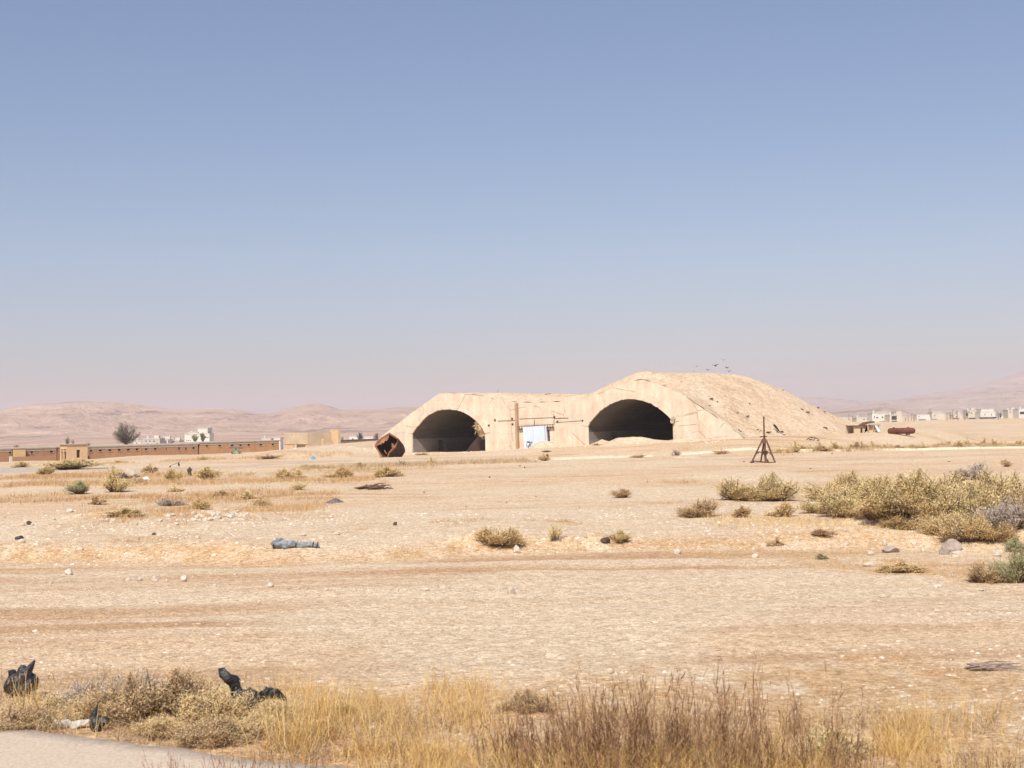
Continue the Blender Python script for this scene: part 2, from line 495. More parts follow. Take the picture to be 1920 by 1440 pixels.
M['tarp'] = simple("grey_blue_tarpaulin", (0.24, 0.27, 0.30), (0.13, 0.145, 0.17), 7, 0.6, 0, 0.6, 0.02, (0.36, 0.39, 0.41))
M['tarp_dark'] = simple("dark_strap", (0.05, 0.05, 0.06), (0.03, 0.03, 0.03), 5, 0.7)
M['litter_blue'] = simple("blue_wrapper", (0.12, 0.36, 0.62), (0.10, 0.28, 0.5), 8, 0.4)
M['charcoal'] = simple("charcoal_lump", (0.10, 0.075, 0.06), (0.06, 0.045, 0.035), 5, 0.9)
M['ash'] = simple("grey_ash_soil", (0.20, 0.17, 0.15), (0.14, 0.115, 0.10), 3, 0.95)
M['gun'] = simple("army_green_paint", (0.25, 0.29, 0.18), (0.16, 0.18, 0.11), 2, 0.7)
M['gunmetal'] = simple("worn_gunmetal", (0.17, 0.15, 0.13), (0.1, 0.09, 0.08), 3, 0.6, 0.3)
M['bird'] = simple("dark_feathers", (0.05, 0.05, 0.055), (0.03, 0.03, 0.035), 5, 0.8)
M['roadc'] = simple("worn_pale_asphalt", (0.57, 0.455, 0.345), (0.43, 0.33, 0.245), 22, 0.95, 0, 0.4, 0.01, (0.65, 0.54, 0.43))
M['branch'] = simple("dead_wood", (0.19, 0.12, 0.085), (0.11, 0.07, 0.05), 5, 0.9)
M['greywood'] = simple("grey_dead_wood", (0.30, 0.23, 0.19), (0.2, 0.15, 0.12), 5, 0.9)

def plaster_mat():
    """sun-bleached sand-coloured paint over concrete: faint board lines, streaks, chips showing grey"""
    mt, nt, bs = nodes("sand_painted_concrete")
    tc = nd(nt, "ShaderNodeTexCoord").outputs["Object"]
    n = tex(nt, "ShaderNodeTexNoise", 0.45, tc, 8, 0.66)
    c = ramp(nt, n.outputs[0], [(0.34, (0.66, 0.51, 0.39)), (0.5, (0.73, 0.60, 0.465)), (0.7, (0.78, 0.69, 0.57))]).outputs[0]
    st = tex(nt, "ShaderNodeTexNoise", 0.8, tc, 5, 0.65, (1.5, 1, 0.18))
    c = mixc(nt, 0.4, c, ramp(nt, st.outputs[0], [(0.38, (0.70, 0.64, 0.58)), (0.6, (1, 1, 1))]).outputs[0], 'MULTIPLY')
    ch = tex(nt, "ShaderNodeTexNoise", 1.4, tc, 8, 0.75)
    cf = ramp(nt, ch.outputs[0], [(0.56, 0.0), (0.64, 0.7)])
    c = mixc(nt, cf.outputs[0], c, (0.50, 0.41, 0.33))
    gs = tex(nt, "ShaderNodeTexNoise", 0.28, tc, 9, 0.7)
    gf = ramp(nt, gs.outputs[0], [(0.52, 0.0), (0.62, 0.55)])
    c = mixc(nt, gf.outputs[0], c, (0.60, 0.52, 0.44))
    # shuttering lines and grime below them
    mpj = nd(nt, "ShaderNodeMapping"); mpj.inputs["Rotation"].default_value = (math.radians(-90), 0, 0); nt.links.new(tc, mpj.inputs[0])
    bj = nd(nt, "ShaderNodeTexBrick"); bj.inputs["Scale"].default_value = 1.0; bj.inputs["Brick Width"].default_value = 3.1; bj.inputs["Row Height"].default_value = 1.25
    bj.inputs["Mortar Size"].default_value = 0.014; bj.inputs["Mortar Smooth"].default_value = 0.3
    bj.inputs["Color1"].default_value = (1, 1, 1, 1); bj.inputs["Color2"].default_value = (0.955, 0.95, 0.94, 1); bj.inputs["Mortar"].default_value = (0.72, 0.66, 0.6, 1)
    nt.links.new(mpj.outputs[0], bj.inputs["Vector"])
    gj = tex(nt, "ShaderNodeTexNoise", 0.3, tc, 3, 0.5)
    gjr = ramp(nt, gj.outputs[0], [(0.42, 0.15), (0.6, 0.9)])
    c = mixc(nt, gjr.outputs[0], c, mixc(nt, 1.0, c, bj.outputs["Color"], 'MULTIPLY'))
    # hairline cracks
    vo = tex(nt, "ShaderNodeTexVoronoi", 0.16, tc, feature='DISTANCE_TO_EDGE')
    wob = tex(nt, "ShaderNodeTexNoise", 1.2, tc, 5, 0.7)
    wm = nd(nt, "ShaderNodeMix", data_type='RGBA'); wm.inputs[0].default_value = 0.10
    nt.links.new(tc, wm.inputs[6]); nt.links.new(wob.outputs["Color"], wm.inputs[7]); nt.links.new(wm.outputs[2], vo.inputs["Vector"])
    ck = ramp(nt, vo.outputs["Distance"], [(0.0, 1.0), (0.011, 0.0)])
    gate = tex(nt, "ShaderNodeTexNoise", 0.35, tc, 3, 0.5)
    gr = ramp(nt, gate.outputs[0], [(0.44, 0.0), (0.52, 0.85)])
    mu = nd(nt, "ShaderNodeMath", operation='MULTIPLY'); nt.links.new(ck.outputs[0], mu.inputs[0]); nt.links.new(gr.outputs[0], mu.inputs[1])
    c = mixc(nt, mu.outputs[0], c, (0.33, 0.24, 0.17))
    nt.links.new(c, bs.inputs["Base Color"]); bs.inputs["Roughness"].default_value = 0.9
    b = tex(nt, "ShaderNodeTexNoise", 2.5, tc, 6, 0.65, (0.6, 1, 1.6))
    bump(nt, bs, b.outputs[0], 0.35, 0.06)
    return mt
M['plaster'] = plaster_mat()

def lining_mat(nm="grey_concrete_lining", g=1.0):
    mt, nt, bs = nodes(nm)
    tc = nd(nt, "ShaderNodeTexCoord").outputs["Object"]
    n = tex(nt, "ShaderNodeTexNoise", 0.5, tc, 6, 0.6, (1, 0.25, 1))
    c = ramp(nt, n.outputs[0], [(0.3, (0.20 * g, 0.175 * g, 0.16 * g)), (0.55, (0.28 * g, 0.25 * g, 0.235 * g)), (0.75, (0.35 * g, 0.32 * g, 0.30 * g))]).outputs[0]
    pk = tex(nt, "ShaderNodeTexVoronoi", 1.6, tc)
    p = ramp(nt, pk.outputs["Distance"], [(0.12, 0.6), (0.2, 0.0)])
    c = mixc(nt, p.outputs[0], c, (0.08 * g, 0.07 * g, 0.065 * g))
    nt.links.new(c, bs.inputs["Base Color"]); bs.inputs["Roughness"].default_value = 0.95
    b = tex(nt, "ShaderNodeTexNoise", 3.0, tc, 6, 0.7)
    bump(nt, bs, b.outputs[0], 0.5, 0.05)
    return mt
M['lining'] = lining_mat('grey_concrete_lining', 0.95)
M['lining_shaded'] = lining_mat('shade_toned_lining', 0.48)  # rings and spring beam: shade inside the vault painted as a darker lining
M['lining_deep_shade'] = lining_mat('shade_blackened_lining', 0.12)  # right and end walls: deep vault shade put into the colour

def brick_mat(name, c1, c2, mortar, scale):
    mt, nt, bs = nodes(name)
    tc = nd(nt, "ShaderNodeTexCoord").outputs["Object"]
    mp = nd(nt, "ShaderNodeMapping"); mp.inputs["Rotation"].default_value = (math.radians(-90), 0, 0)
    nt.links.new(tc, mp.inputs[0])
    b = nd(nt, "ShaderNodeTexBrick"); b.inputs["Scale"].default_value = scale
    b.inputs["Color1"].default_value = (*c1, 1); b.inputs["Color2"].default_value = (*c2, 1); b.inputs["Mortar"].default_value = (*mortar, 1)
    b.inputs["Mortar Size"].default_value = 0.02
    nt.links.new(mp.outputs[0], b.inputs["Vector"])
    n = tex(nt, "ShaderNodeTexNoise", 0.5, tc, 6, 0.65)
    c = mixc(nt, 0.6, b.outputs["Color"], ramp(nt, n.outputs[0], [(0.3, (0.75, 0.72, 0.7)), (0.7, (1.1, 1.1, 1.1))]).outputs[0], 'MULTIPLY')
    nt.links.new(c, bs.inputs["Base Color"]); bs.inputs["Roughness"].default_value = 0.92
    bump(nt, bs, b.outputs["Fac"], 0.3, 0.01)
    return mt
M['brick'] = brick_mat("mud_brick", (0.44, 0.245, 0.14), (0.39, 0.21, 0.12), (0.42, 0.265, 0.165), 1.6)
M['brick2'] = brick_mat("orange_brick", (0.51, 0.29, 0.16), (0.46, 0.26, 0.14), (0.48, 0.305, 0.18), 1.6)

def hill_mat(name, c1, c2, c3):
    mt, nt, bs = nodes(name)
    tc = nd(nt, "ShaderNodeTexCoord").outputs["Object"]
    n = tex(nt, "ShaderNodeTexNoise", 0.009, tc, 10, 0.72)
    c = ramp(nt, n.outputs[0], [(0.3, c1), (0.5, c2), (0.7, c3)]).outputs[0]
    s = tex(nt, "ShaderNodeTexNoise", 1.0, tc, 6, 0.7, (0.004, 0.003, 0.06))
    c = mixc(nt, 0.8, c, ramp(nt, s.outputs[0], [(0.37, (0.42, 0.38, 0.37)), (0.44, (0.92, 0.92, 0.92)), (0.56, (1.0, 1.0, 1.0)), (0.64, (1.35, 1.3, 1.25))]).outputs[0], 'MULTIPLY')
    nt.links.new(c, bs.inputs["Base Color"]); bs.inputs["Roughness"].default_value = 1.0
    b = tex(nt, "ShaderNodeTexNoise", 0.02, tc, 6, 0.7)
    bump(nt, bs, b.outputs[0], 1.0, 28.0)
    return mt
M['hill'] = hill_mat("pink_limestone_hill", (0.46, 0.29, 0.20), (0.60, 0.405, 0.29), (0.72, 0.53, 0.40))
M['hill2'] = hill_mat("brown_limestone_hill", (0.40, 0.28, 0.22), (0.52, 0.38, 0.30), (0.64, 0.49, 0.40))

def mound_mat():
    mt, nt, bs = nodes("gravelly_earth")
    tc = nd(nt, "ShaderNodeTexCoord").outputs["Object"]
    n = tex(nt, "ShaderNodeTexNoise", 0.18, tc, 6, 0.62)
    c = ramp(nt, n.outputs[0], [(0.32, (0.56, 0.41, 0.27)), (0.5, (0.63, 0.475, 0.325)), (0.7, (0.68, 0.535, 0.39))]).outputs[0]
    for sc, f in ((2.2, 0.4), (5.0, 0.5)):
        vo = tex(nt, "ShaderNodeTexVoronoi", sc, tc)
        sp = nd(nt, "ShaderNodeSeparateColor"); nt.links.new(vo.outputs["Color"], sp.inputs[0])
        pr = ramp(nt, sp.outputs[0], [(0.0, (0.55, 0.5, 0.45)), (0.2, (0.85, 0.82, 0.78)), (0.6, (1, 1, 1)), (1.0, (1.2, 1.2, 1.22))])
        c = mixc(nt, f, c, pr.outputs[0], 'MULTIPLY')
    nt.links.new(c, bs.inputs["Base Color"]); bs.inputs["Roughness"].default_value = 0.95
    b = tex(nt, "ShaderNodeTexNoise", 2.2, tc, 8, 0.72)
    bump(nt, bs, b.outputs[0], 0.7, 0.16)
    return mt
M['mound'] = mound_mat()

M['l_olive'] = leafmat("dusty_olive_leaf", [(0.50, 0.37, 0.17), (0.68, 0.52, 0.25), (0.76, 0.60, 0.32), (0.80, 0.68, 0.42)], 0.10)
M['l_tan'] = leafmat("tan_dry_leaf", [(0.52, 0.35, 0.16), (0.70, 0.50, 0.24), (0.78, 0.60, 0.33), (0.82, 0.69, 0.44)], 0.10)
M['l_brown'] = leafmat("brown_dry_leaf", [(0.40, 0.24, 0.12), (0.56, 0.38, 0.20), (0.66, 0.48, 0.28), (0.74, 0.58, 0.37)], 0.10)
M['l_grey'] = leafmat("grey_dead_twig", [(0.34, 0.26, 0.21), (0.48, 0.39, 0.32), (0.58, 0.49, 0.41), (0.66, 0.57, 0.49)], 0.12)
M['l_green'] = leafmat("grey_green_leaf", [(0.26, 0.25, 0.12), (0.38, 0.36, 0.19), (0.46, 0.44, 0.25), (0.54, 0.50, 0.31)], 0.12)
M['l_tree'] = leafmat("dark_tamarisk_leaf", [(0.07, 0.065, 0.05), (0.12, 0.11, 0.085), (0.17, 0.16, 0.12), (0.22, 0.20, 0.16)])
M['l_treeg'] = leafmat("garden_tree_leaf", [(0.10, 0.12, 0.045), (0.17, 0.19, 0.07), (0.24, 0.25, 0.11), (0.30, 0.28, 0.14)])
M['g_gold'] = leafmat("golden_dry_grass", [(0.42, 0.25, 0.09), (0.62, 0.40, 0.15), (0.72, 0.50, 0.21), (0.78, 0.61, 0.34)], 0.12)
M['g_straw'] = leafmat("pale_straw", [(0.34, 0.23, 0.13), (0.50, 0.36, 0.21), (0.60, 0.46, 0.29), (0.68, 0.55, 0.38)], 0.12)
M['g_rust'] = leafmat("rusty_low_growth", [(0.36, 0.21, 0.10), (0.52, 0.32, 0.155), (0.62, 0.42, 0.22), (0.68, 0.50, 0.30)], 0.12)
M['stem_red'] = leafmat("red_brown_stem", [(0.10, 0.05, 0.03), (0.22, 0.115, 0.065), (0.38, 0.22, 0.115), (0.56, 0.38, 0.21)], 0.15)
M['stem'] = leafmat("bush_twig", [(0.14, 0.09, 0.06), (0.22, 0.15, 0.10), (0.32, 0.24, 0.17)], 0.0)
M['pebble'] = leafmat("pebble_mix", [(0.24, 0.165, 0.105), (0.52, 0.38, 0.25), (0.64, 0.50, 0.36), (0.72, 0.60, 0.46)], 0.0)
M['pebble_grey'] = leafmat("grey_white_pebble_mix", [(0.36, 0.28, 0.22), (0.56, 0.44, 0.33), (0.68, 0.57, 0.45), (0.77, 0.70, 0.61)], 0.0)

# ================================================================== GROUND SHEET
# rust-coloured low growth patches, photo ellipse (cx, cy, rx, ry)
RUST = [(800, 936, 48, 5), (716, 982, 62, 7), (850, 977, 60, 4), (520, 972, 110, 14), (230, 897, 260, 10), (420, 940, 190, 15),
        (1690, 1058, 210, 22), (90, 893, 120, 8), (650, 880, 160, 7), (450, 922, 170, 7), (1260, 905, 60, 3), (1040, 977, 90, 3),
        (880, 1030, 60, 9), (1110, 1036, 30, 9), (1420, 1035, 130, 8), (60, 932, 90, 9), (300, 1010, 120, 8), (1800, 1075, 130, 14),
        (1700, 1345, 140, 26), (1840, 1300, 110, 14), (1650, 1235, 80, 6), (1770, 1262, 110, 6), (1500, 1290, 90, 12), (1240, 944, 60, 3),
        (620, 906, 120, 4), (1480, 935, 120, 4), (1560, 972, 240, 9), (1350, 965, 90, 6), (300, 960, 200, 10), (1280, 842, 60, 2)]
RUSTW = []
for (cx, cy, rx, ry) in RUST:
    p = G(cx, cy); q1 = G(cx, cy - ry); q2 = G(cx, cy + ry)
    RUSTW.append((p[0], p[1], rx * mpp(p[1]), max(0.3, abs(q1[1] - q2[1]) / 2)))

def rust_mask(x, y):
    mk = np.zeros_like(x)
    n = fbm(x * 0.5, y * 0.32, 71, 5, 0.65)
    n2 = fbm(x * 2.2, y * 1.1, 73, 3, 0.6)
    ed = 43.2 + 1.0 * np.sin(x * 0.23) + 2.4 * (vnoise(x * 0.16, 0 * x, 3) - 0.5) - 0.11 * np.maximum(x - 8, 0)
    mk = np.maximum(mk, np.exp(-((y - ed + 0.2) / 0.9) ** 2) * np.clip(fbm(x * 0.35, y * 0.2, 75, 3) * 4 - 1.4, 0, 1))
    mk = np.maximum(mk, (1 - sstep(21.0, 23.5, y + (n - 0.5) * 5)) * (y > 5) * 0.95)
    for cx, cy, rx, ry in RUSTW:
        q = np.sqrt(((x - cx) / rx) ** 2 + ((y - cy) / ry) ** 2)
        mk = np.maximum(mk, 1 - sstep(0.1, 1.2, q + (n - 0.5) * 3.0))
    return mk * np.clip(0.3 + (n2 - 0.35) * 2.6, 0, 0.95)

def dirt_mask(x, y):
    n = fbm(x * 0.15, y * 0.4, 77, 3) - 0.5
    e2 = 43.2 + 1.0 * np.sin(x * 0.23) - 0.11 * np.maximum(x - 8, 0)
    return sstep(25.0, 28.5, y + n * 4) * (1 - sstep(-1.5, 1.0, y - e2 + n * 2)) * 0.95

def pale_mask(x, y):
    n = fbm(x * 0.12, y * 0.12, 81, 4)
    k = sstep(0.42, 0.62, n) * 0.7
    led = sstep(-0.5, 2, y - 44) * (1 - sstep(14, 26, y - 44))
    return np.clip(np.maximum(k, led * (0.35 + 0.6 * n)), 0, 1)

def tarmac_mask(x, y):
    """old paved yard and lane, far left"""
    mk = np.zeros_like(x)
    for (a, b, wd) in (((300, 880), (640, 865), 1.6), ((-120, 883), (70, 881), 9.0)):
        p = G(*a); q = G(*b)
        d = np.array([q[0] - p[0], q[1] - p[1]]); L2 = (d ** 2).sum()
        t = np.clip(((x - p[0]) * d[0] + (y - p[1]) * d[1]) / L2, 0, 1)
        dist = np.hypot(x - p[0] - t * d[0], y - p[1] - t * d[1]) + 1.5 * (fbm(x * 0.4, y * 0.4, 91, 3) - 0.5)
        mk = np.maximum(mk, 1 - sstep(wd * 0.8, wd, dist))
    return mk

def build_ground():
    a_in = np.linspace(-25, 25, 620)
    a_out = np.concatenate([np.linspace(-180, -60, 14), np.linspace(-56, -25.6, 24)])
    ang = np.radians(np.concatenate([a_out, a_in, -a_out[::-1][:-1]]))
    d = np.concatenate([np.linspace(1.5, 13.5, 10), np.exp(np.linspace(math.log(14), math.log(330), 640)), np.exp(np.linspace(math.log(336), math.log(14000), 110))])
    A, D = np.meshgrid(ang, d)
    X = D * np.sin(A); Y = D * np.cos(A)
    front = Y > 5
    Z = np.where(front, hfun(X, Y), 0.0)
    V = np.stack([X, Y, Z], -1).reshape(-1, 3)
    nr, nc = A.shape
    idx = np.arange(nr * nc).reshape(nr, nc)
    i0 = idx[:-1]; i1 = idx[1:]
    j = np.roll(i0, -1, 1); k = np.roll(i1, -1, 1)
    f = np.stack([i0, j, k, i1], -1).reshape(-1, 4)
    me = mesh_np("ground", V, f)
    x, y = X.ravel(), Y.ravel()
    for nm, fn in (("rust", rust_mask), ("dirt", dirt_mask), ("pale", pale_mask), ("tarmac", tarmac_mask)):
        at_ = me.attributes.new(nm, 'FLOAT', 'POINT')
        at_.data.foreach_set("value", np.clip(fn(x, y), 0, 1).astype(np.float32))
    o = obj("ground", me, M['ground'], None, True)
    tag(o, "dry stony sand plain with tyre-streaked dirt track", "ground", kind="structure")
build_ground()

# near road, lower left corner of the picture
def build_road():
    e0 = at(0, 1368, 1); e1 = at(600, 1438, 1)
    def g0(px, py):
        d = ray(px, py); t = (0.0 - CAMZ) / d[2]; return CAMP + d * t
    P = g0(0, 1368); Q = g0(610, 1440)
    dv = unit((Q - P)[None])[0]; nv = np.array([dv[1], -dv[0], 0])
    if nv[1] > 0: nv = -nv
    n = 420
    ts = np.linspace(-40, 26, n)
    V = []; Fc = []
    for i, t in enumerate(ts):
        wob = 0.42 * (fbm(np.array([t * 1.6]), np.array([0.0]), 5, 6, 0.7)[0] - 0.5)
        for s, z in ((-0.10, -0.15), (0.0, 0.022), (0.4, 0.03), (3.5, 0.06), (7.0, 0.03), (7.1, -0.15)):
            p = P + dv * t + nv * (s + (wob if s < 1 else 0))
            V.append((p[0], p[1], z))
    for i in range(n - 1):
        for k in range(5):
            a = i * 6 + k
            Fc.append((a, a + 1, a + 7, a + 6))
    o = obj("road", mesh_np("road", V, Fc), M['roadc'], None, False)
    tag(o, "pale worn asphalt road edge in the lower left corner", "road", kind="structure")
build_road()

# ================================================================== HILLS
def hill_range(name, label, sky_pts, D, depth, mat, seed, foot_z=2.0, rough=1.0, ncol=420, nrow=70, apron=0.0):
    xs = np.array([p[0] for p in sky_pts], float); ys = np.array([p[1] for p in sky_pts], float)
    px = np.linspace(xs[0], xs[-1], ncol)
    py = np.interp(px, xs, ys)
    py = py + 2.2 * rough * (fbm(px / 26.0, px * 0, seed, 4) - 0.5)
    crest = np.array([at(a, b, D) for a, b in zip(px, py)])
    t = np.linspace(0, 1.5, nrow)
    dirs = np.stack([(px - 960) / F, np.ones(ncol)], -1)
    V = np.zeros((nrow, ncol, 3))
    for i, tt in enumerate(t):
        dd = D - depth * (1 - tt)
        x = dirs[:, 0] * dd; y = np.full(ncol, dd)
        if tt <= 1: prof = 0.12 * tt + 0.88 * (max(tt - apron, 0) / (1 - apron)) ** 1.3
        else: prof = 1 - 1.2 * (tt - 1)
        sc = depth * (1 - apron) / 14.0
        gul = 1 - np.abs(2 * fbm(x / sc + 0.6 * fbm(x / sc * 0.5, y / sc * 0.5, seed + 5, 2), y / (sc * 3.2), seed + 9, 4) - 1)
        amp = np.sin(np.clip((tt - apron) / (1 - apron), 0, 1) * math.pi) * 0.42 * rough
        V[i, :, 0] = x; V[i, :, 1] = y
        V[i, :, 2] = foot_z - 6 * (tt == 0) + (crest[:, 2] - foot_z) * (prof + amp * (gul - 0.75) + amp * 0.35 * (fbm(x / (sc * 0.22), y / (sc * 0.5), seed + 15, 4, 0.6) - 0.5))
    idx = np.arange(nrow * ncol).reshape(nrow, ncol)
    f = np.stack([idx[:-1, :-1], idx[:-1, 1:], idx[1:, 1:], idx[1:, :-1]], -1).reshape(-1, 4)
    o = obj(name, mesh_np(name, V.reshape(-1, 3), f), mat, None, True)
    tag(o, label, "hill", kind="structure")

hill_range("hills", "pinkish bare hill range behind the brick building",
           [(-500, 790), (-260, 776), (-120, 772), (0, 768), (60, 757), (150, 751.5), (220, 752), (290, 762), (330, 768), (400, 765), (440, 766.5), (480, 775), (500, 776),
            (540, 765), (580, 757), (600, 756), (640, 768), (700, 768), (740, 763), (800, 762), (880, 768), (1000, 775), (1200, 785), (1500, 790)],
           3700, 2700, M['hill'], 3, foot_z=-9.0, nrow=150, ncol=600, apron=0.45)
hill_range("hills", "small dark brown hill behind the white house on the right",
           [(1440, 786), (1500, 779), (1560, 771), (1600, 765), (1640, 757.5), (1660, 755.5), (1680, 762), (1700, 772), (1740, 781), (1800, 786)],
           3000, 700, M['hill2'], 21, rough=1.2, ncol=160)
hill_range("hills", "long hazy hill range beyond the town on the right",
           [(1380, 782), (1480, 768), (1560, 764), (1640, 757), (1700, 747), (1760, 739), (1840, 733), (1920, 726), (2000, 722), (2140, 730), (2400, 750)],
           5400, 2200, M['hill2'], 33, ncol=260)
hill_range("hills", "faintest and highest mountain rising at the right edge",
           [(1300, 775), (1400, 756), (1500, 743), (1560, 746), (1620, 752), (1700, 747), (1750, 736), (1820, 728), (1870, 712), (1920, 697), (1990, 692), (2100, 700), (2400, 730)],
           7000, 900, M['hill2'], 41, ncol=260)

# ================================================================== HANGAR
LARCH = [(773.3, 813.4), (779.5, 804.5), (786.5, 796.6), (792, 789.5), (798, 783.3), (805, 778), (813, 774), (820, 771), (828, 769), (836, 768.1), (844, 768), (850.5, 768.6), (857, 769.6),
         (864.5, 771.7), (871.5, 774.5), (878, 778), (884, 782), (894.5, 790.4), (903.4, 802), (909.6, 812.5)]
RARCH = [(1103, 799.4), (1106.5, 792.8), (1110.8, 786.9), (1121, 775.4), (1127, 769.9), (1133.7, 765), (1140.5, 760.4), (1148, 756.7), (1156, 753.2), (1165, 750.4), (1172, 749), (1179.6, 748.3),
         (1187, 748.5), (1194, 749.4), (1205, 751.7), (1215, 755), (1224.5, 759.5), (1233.7, 765), (1241, 770.2), (1248, 776), (1254, 781.5), (1258.7, 787), (1261.4, 792)]
LA = [fp(*p) for p in LARCH]; RA = [fp(*p) for p in RARCH]
LA_l = fp(775, 851)[0]; LA_l = LA[0][0]
FTOP_PX = [(700, 834), (716, 818), (740, 799), (775, 772.5), (800, 754), (822, 738.5), (836, 737), (870, 738), (900, 742), (930, 750), (965, 754), (1000, 755), (1060, 753), (1100, 747), (1130, 736),
           (1160, 722), (1185, 714), (1205, 712), (1240, 722), (1265, 734), (1290, 748), (1340, 781), (1385, 815), (1396, 824)]
FTOP = [fp(*p) for p in FTOP_PX]
BOT = -2.5
shelter = empty("aircraft_shelter", HP0, -TH)
tag(shelter, "sand-coloured double-arched concrete aircraft shelter with dark open vaults", "shelter")

def chip(arch, seed):
    r = random.Random(seed); o = []
    for i in range(len(arch) - 1):
        (u0, z0), (u1, z1) = arch[i], arch[i + 1]
        for k in range(4):
            t = k / 4.0; j = r.uniform(0, 0.03) if r.random() < 0.8 else r.uniform(0.05, 0.13)
            dx, dz = -(z1 - z0), (u1 - u0); n_ = math.hypot(dx, dz) or 1
            o.append((u0 + (u1 - u0) * t + dx / n_ * j, z0 + (z1 - z0) * t + dz / n_ * j))
    return o + [arch[-1]]
LAc = chip(LA, 3); RAc = chip(RA, 5)
def facade():
    out = [(FTOP[0][0], BOT)] + FTOP + [(FTOP[-1][0], BOT)]
    out += [(RA[-1][0], BOT)] + RAc[::-1] + [(RA[0][0], BOT)]
    out += [(LA[-1][0], BOT)] + LAc[::-1] + [(LA[0][0], BOT)]
    mb = MB(); mb.prism(out, 0.0, 0.14)
    return mb.build("facade", M['plaster'], shelter, tri=True)
facade_o = facade()

def vault(arch, L, door_w0, door_w1, door_h):
    """tunnel behind an arch: ring segments with open joints, side walls, end wall"""
    n = len(arch)
    zspring_l = arch[0][1]; zspring_r = arch[-1][1]
    cx = (arch[0][0] + arch[-1][0]) / 2
    w = 0.145
    while w < L:
        w2 = min(w + 2.0, L)
        mb = MB()
        off = random.uniform(0.0, 0.05)
        ins = [(u + (0.03 + off) * (-1 if u < cx else 1), z + off) for u, z in arch]
        outp = [(cx + (u - cx) * 1.05, z + 0.35) for u, z in arch]
        poly = ins + outp[::-1]
        mb.prism(poly, w, w2 - 0.03)
        mb.build("vault_ring", M['lining_shaded'], shelter, tri=True)
        w = w2
    # left wall with a man door niche, seam beam at the springing
    ul, ur = arch[0][0], arch[-1][0]
    sl = zspring_l - 0.75
    gnd = BOT
    for nm, w0, w1, z0, z1 in (("side_wall", 0.145, door_w0, gnd, sl), ("side_wall", door_w1, L, gnd, sl), ("lintel", door_w0, door_w1, door_h, sl), ("spring_beam", 0.145, L, sl + 0.004, zspring_l + 0.22)):
        mb = MB(); pr = -0.06 if nm == "spring_beam" else 0.0
        mb.box(ul - 0.6, ul + pr, w0, w1 - 0.004, z0, z1)
        mb.build(nm, M['lining_shaded'] if nm == 'spring_beam' else M['lining'], shelter)
    mb = MB(); mb.box(ul - 1.6, ul - 1.5, door_w0 - 0.2, door_w1 + 0.2, gnd, sl); mb.box(ul - 1.49, ul - 0.61, door_w0 - 0.2, door_w0 - 0.1, gnd, sl); mb.box(ul - 1.49, ul - 0.61, door_w1 + 0.1, door_w1 + 0.2, gnd, sl)
    mb.build("door_niche", M['lining'], shelter)
    mb = MB(); mb.box(ur, ur + 0.6, 0.145, L, gnd, zspring_r); mb.build("side_wall", M['lining_deep_shade'], shelter)
    mb = MB(); mb.prism([(ul - 0.5, gnd)] + [(u, z + 0.3) for u, z in arch] + [(ur + 0.5, gnd)], L + 0.02, L + 0.5)
    mb.build("end_wall", M['lining_deep_shade'], shelter, tri=True)
zL = fp(824, 826)[1]
vault(LA, 27.0, 5.6, 7.2, zL)
vault(RA, 27.0, 5.4, 6.8, fp(1152, 811)[1])

def band(name, arch, px_w, y0, y1, mat):
    """paler raised surround following an arch"""
    cu = (arch[0][0] + arch[-1][0]) / 2; cz = arch[0][1] - 1.0
    o = []
    for u, z in arch:
        d = np.array([u - cu, z - cz]); d = d / np.linalg.norm(d); o.append((u + d[0] * px_w, z + d[1] * px_w))
    mb = MB(); mb.prism(arch + o[::-1], y0, y1)
    return mb.build(name, mat, facade_o, tri=True)
band("arch_surround", LAc, 1.05, -0.07, 0.0 - 0.003, M['plaster'])
band("arch_surround", RAc, 1.15, -0.07, 0.0 - 0.003, M['plaster'])

def fslab(name, pts, th, mat, back=0.003):
    mb = MB(); mb.prism([fp(*p) for p in pts], -th, -back)
    return mb.build(name, mat, facade_o if name == 'wall_panel' else shelter, tri=True)
# cast panels beside the arches, each standing a little proud
fslab("wall_panel", [(735, 813.6), (766, 812), (766, 856), (735, 857)], 0.05, M['plaster'])
fslab("wall_panel", [(738, 800), (764, 799), (764, 811), (737, 812.6)], 0.04, M['plaster'])
fslab("wall_panel", [(1272, 783.5), (1303, 783), (1306, 795), (1272, 798.5)], 0.05, M['plaster'])
fslab("wall_panel", [(1272, 799.6), (1316, 795.2), (1334, 822), (1272, 826)], 0.06, M['conc'] if False else M['plaster'])
fslab("wall_panel", [(1306, 781), (1322, 773), (1362, 808), (1366, 818), (1338, 820), (1316, 794)], 0.035, M['plaster'])
fslab("wall_panel", [(918, 813), (960, 812), (960, 850), (918, 850)], 0.03, M['plaster'])
fslab("wall_panel", [(1048, 793), (1095, 791), (1095, 838), (1048, 840)], 0.03, M['plaster'])

def fbar(name, a, b, wpx, out0, out1, mat, parent=shelter):
    (u0, z0), (u1, z1) = fp(*a), fp(*b)
    wd = wpx * 0.074
    mb = MB(); mb.bar((u0, -(out0 + out1) / 2, z0), (u1, -(out0 + out1) / 2, z1), out1 - out0, wd)
    return mb.build(name, mat, parent)
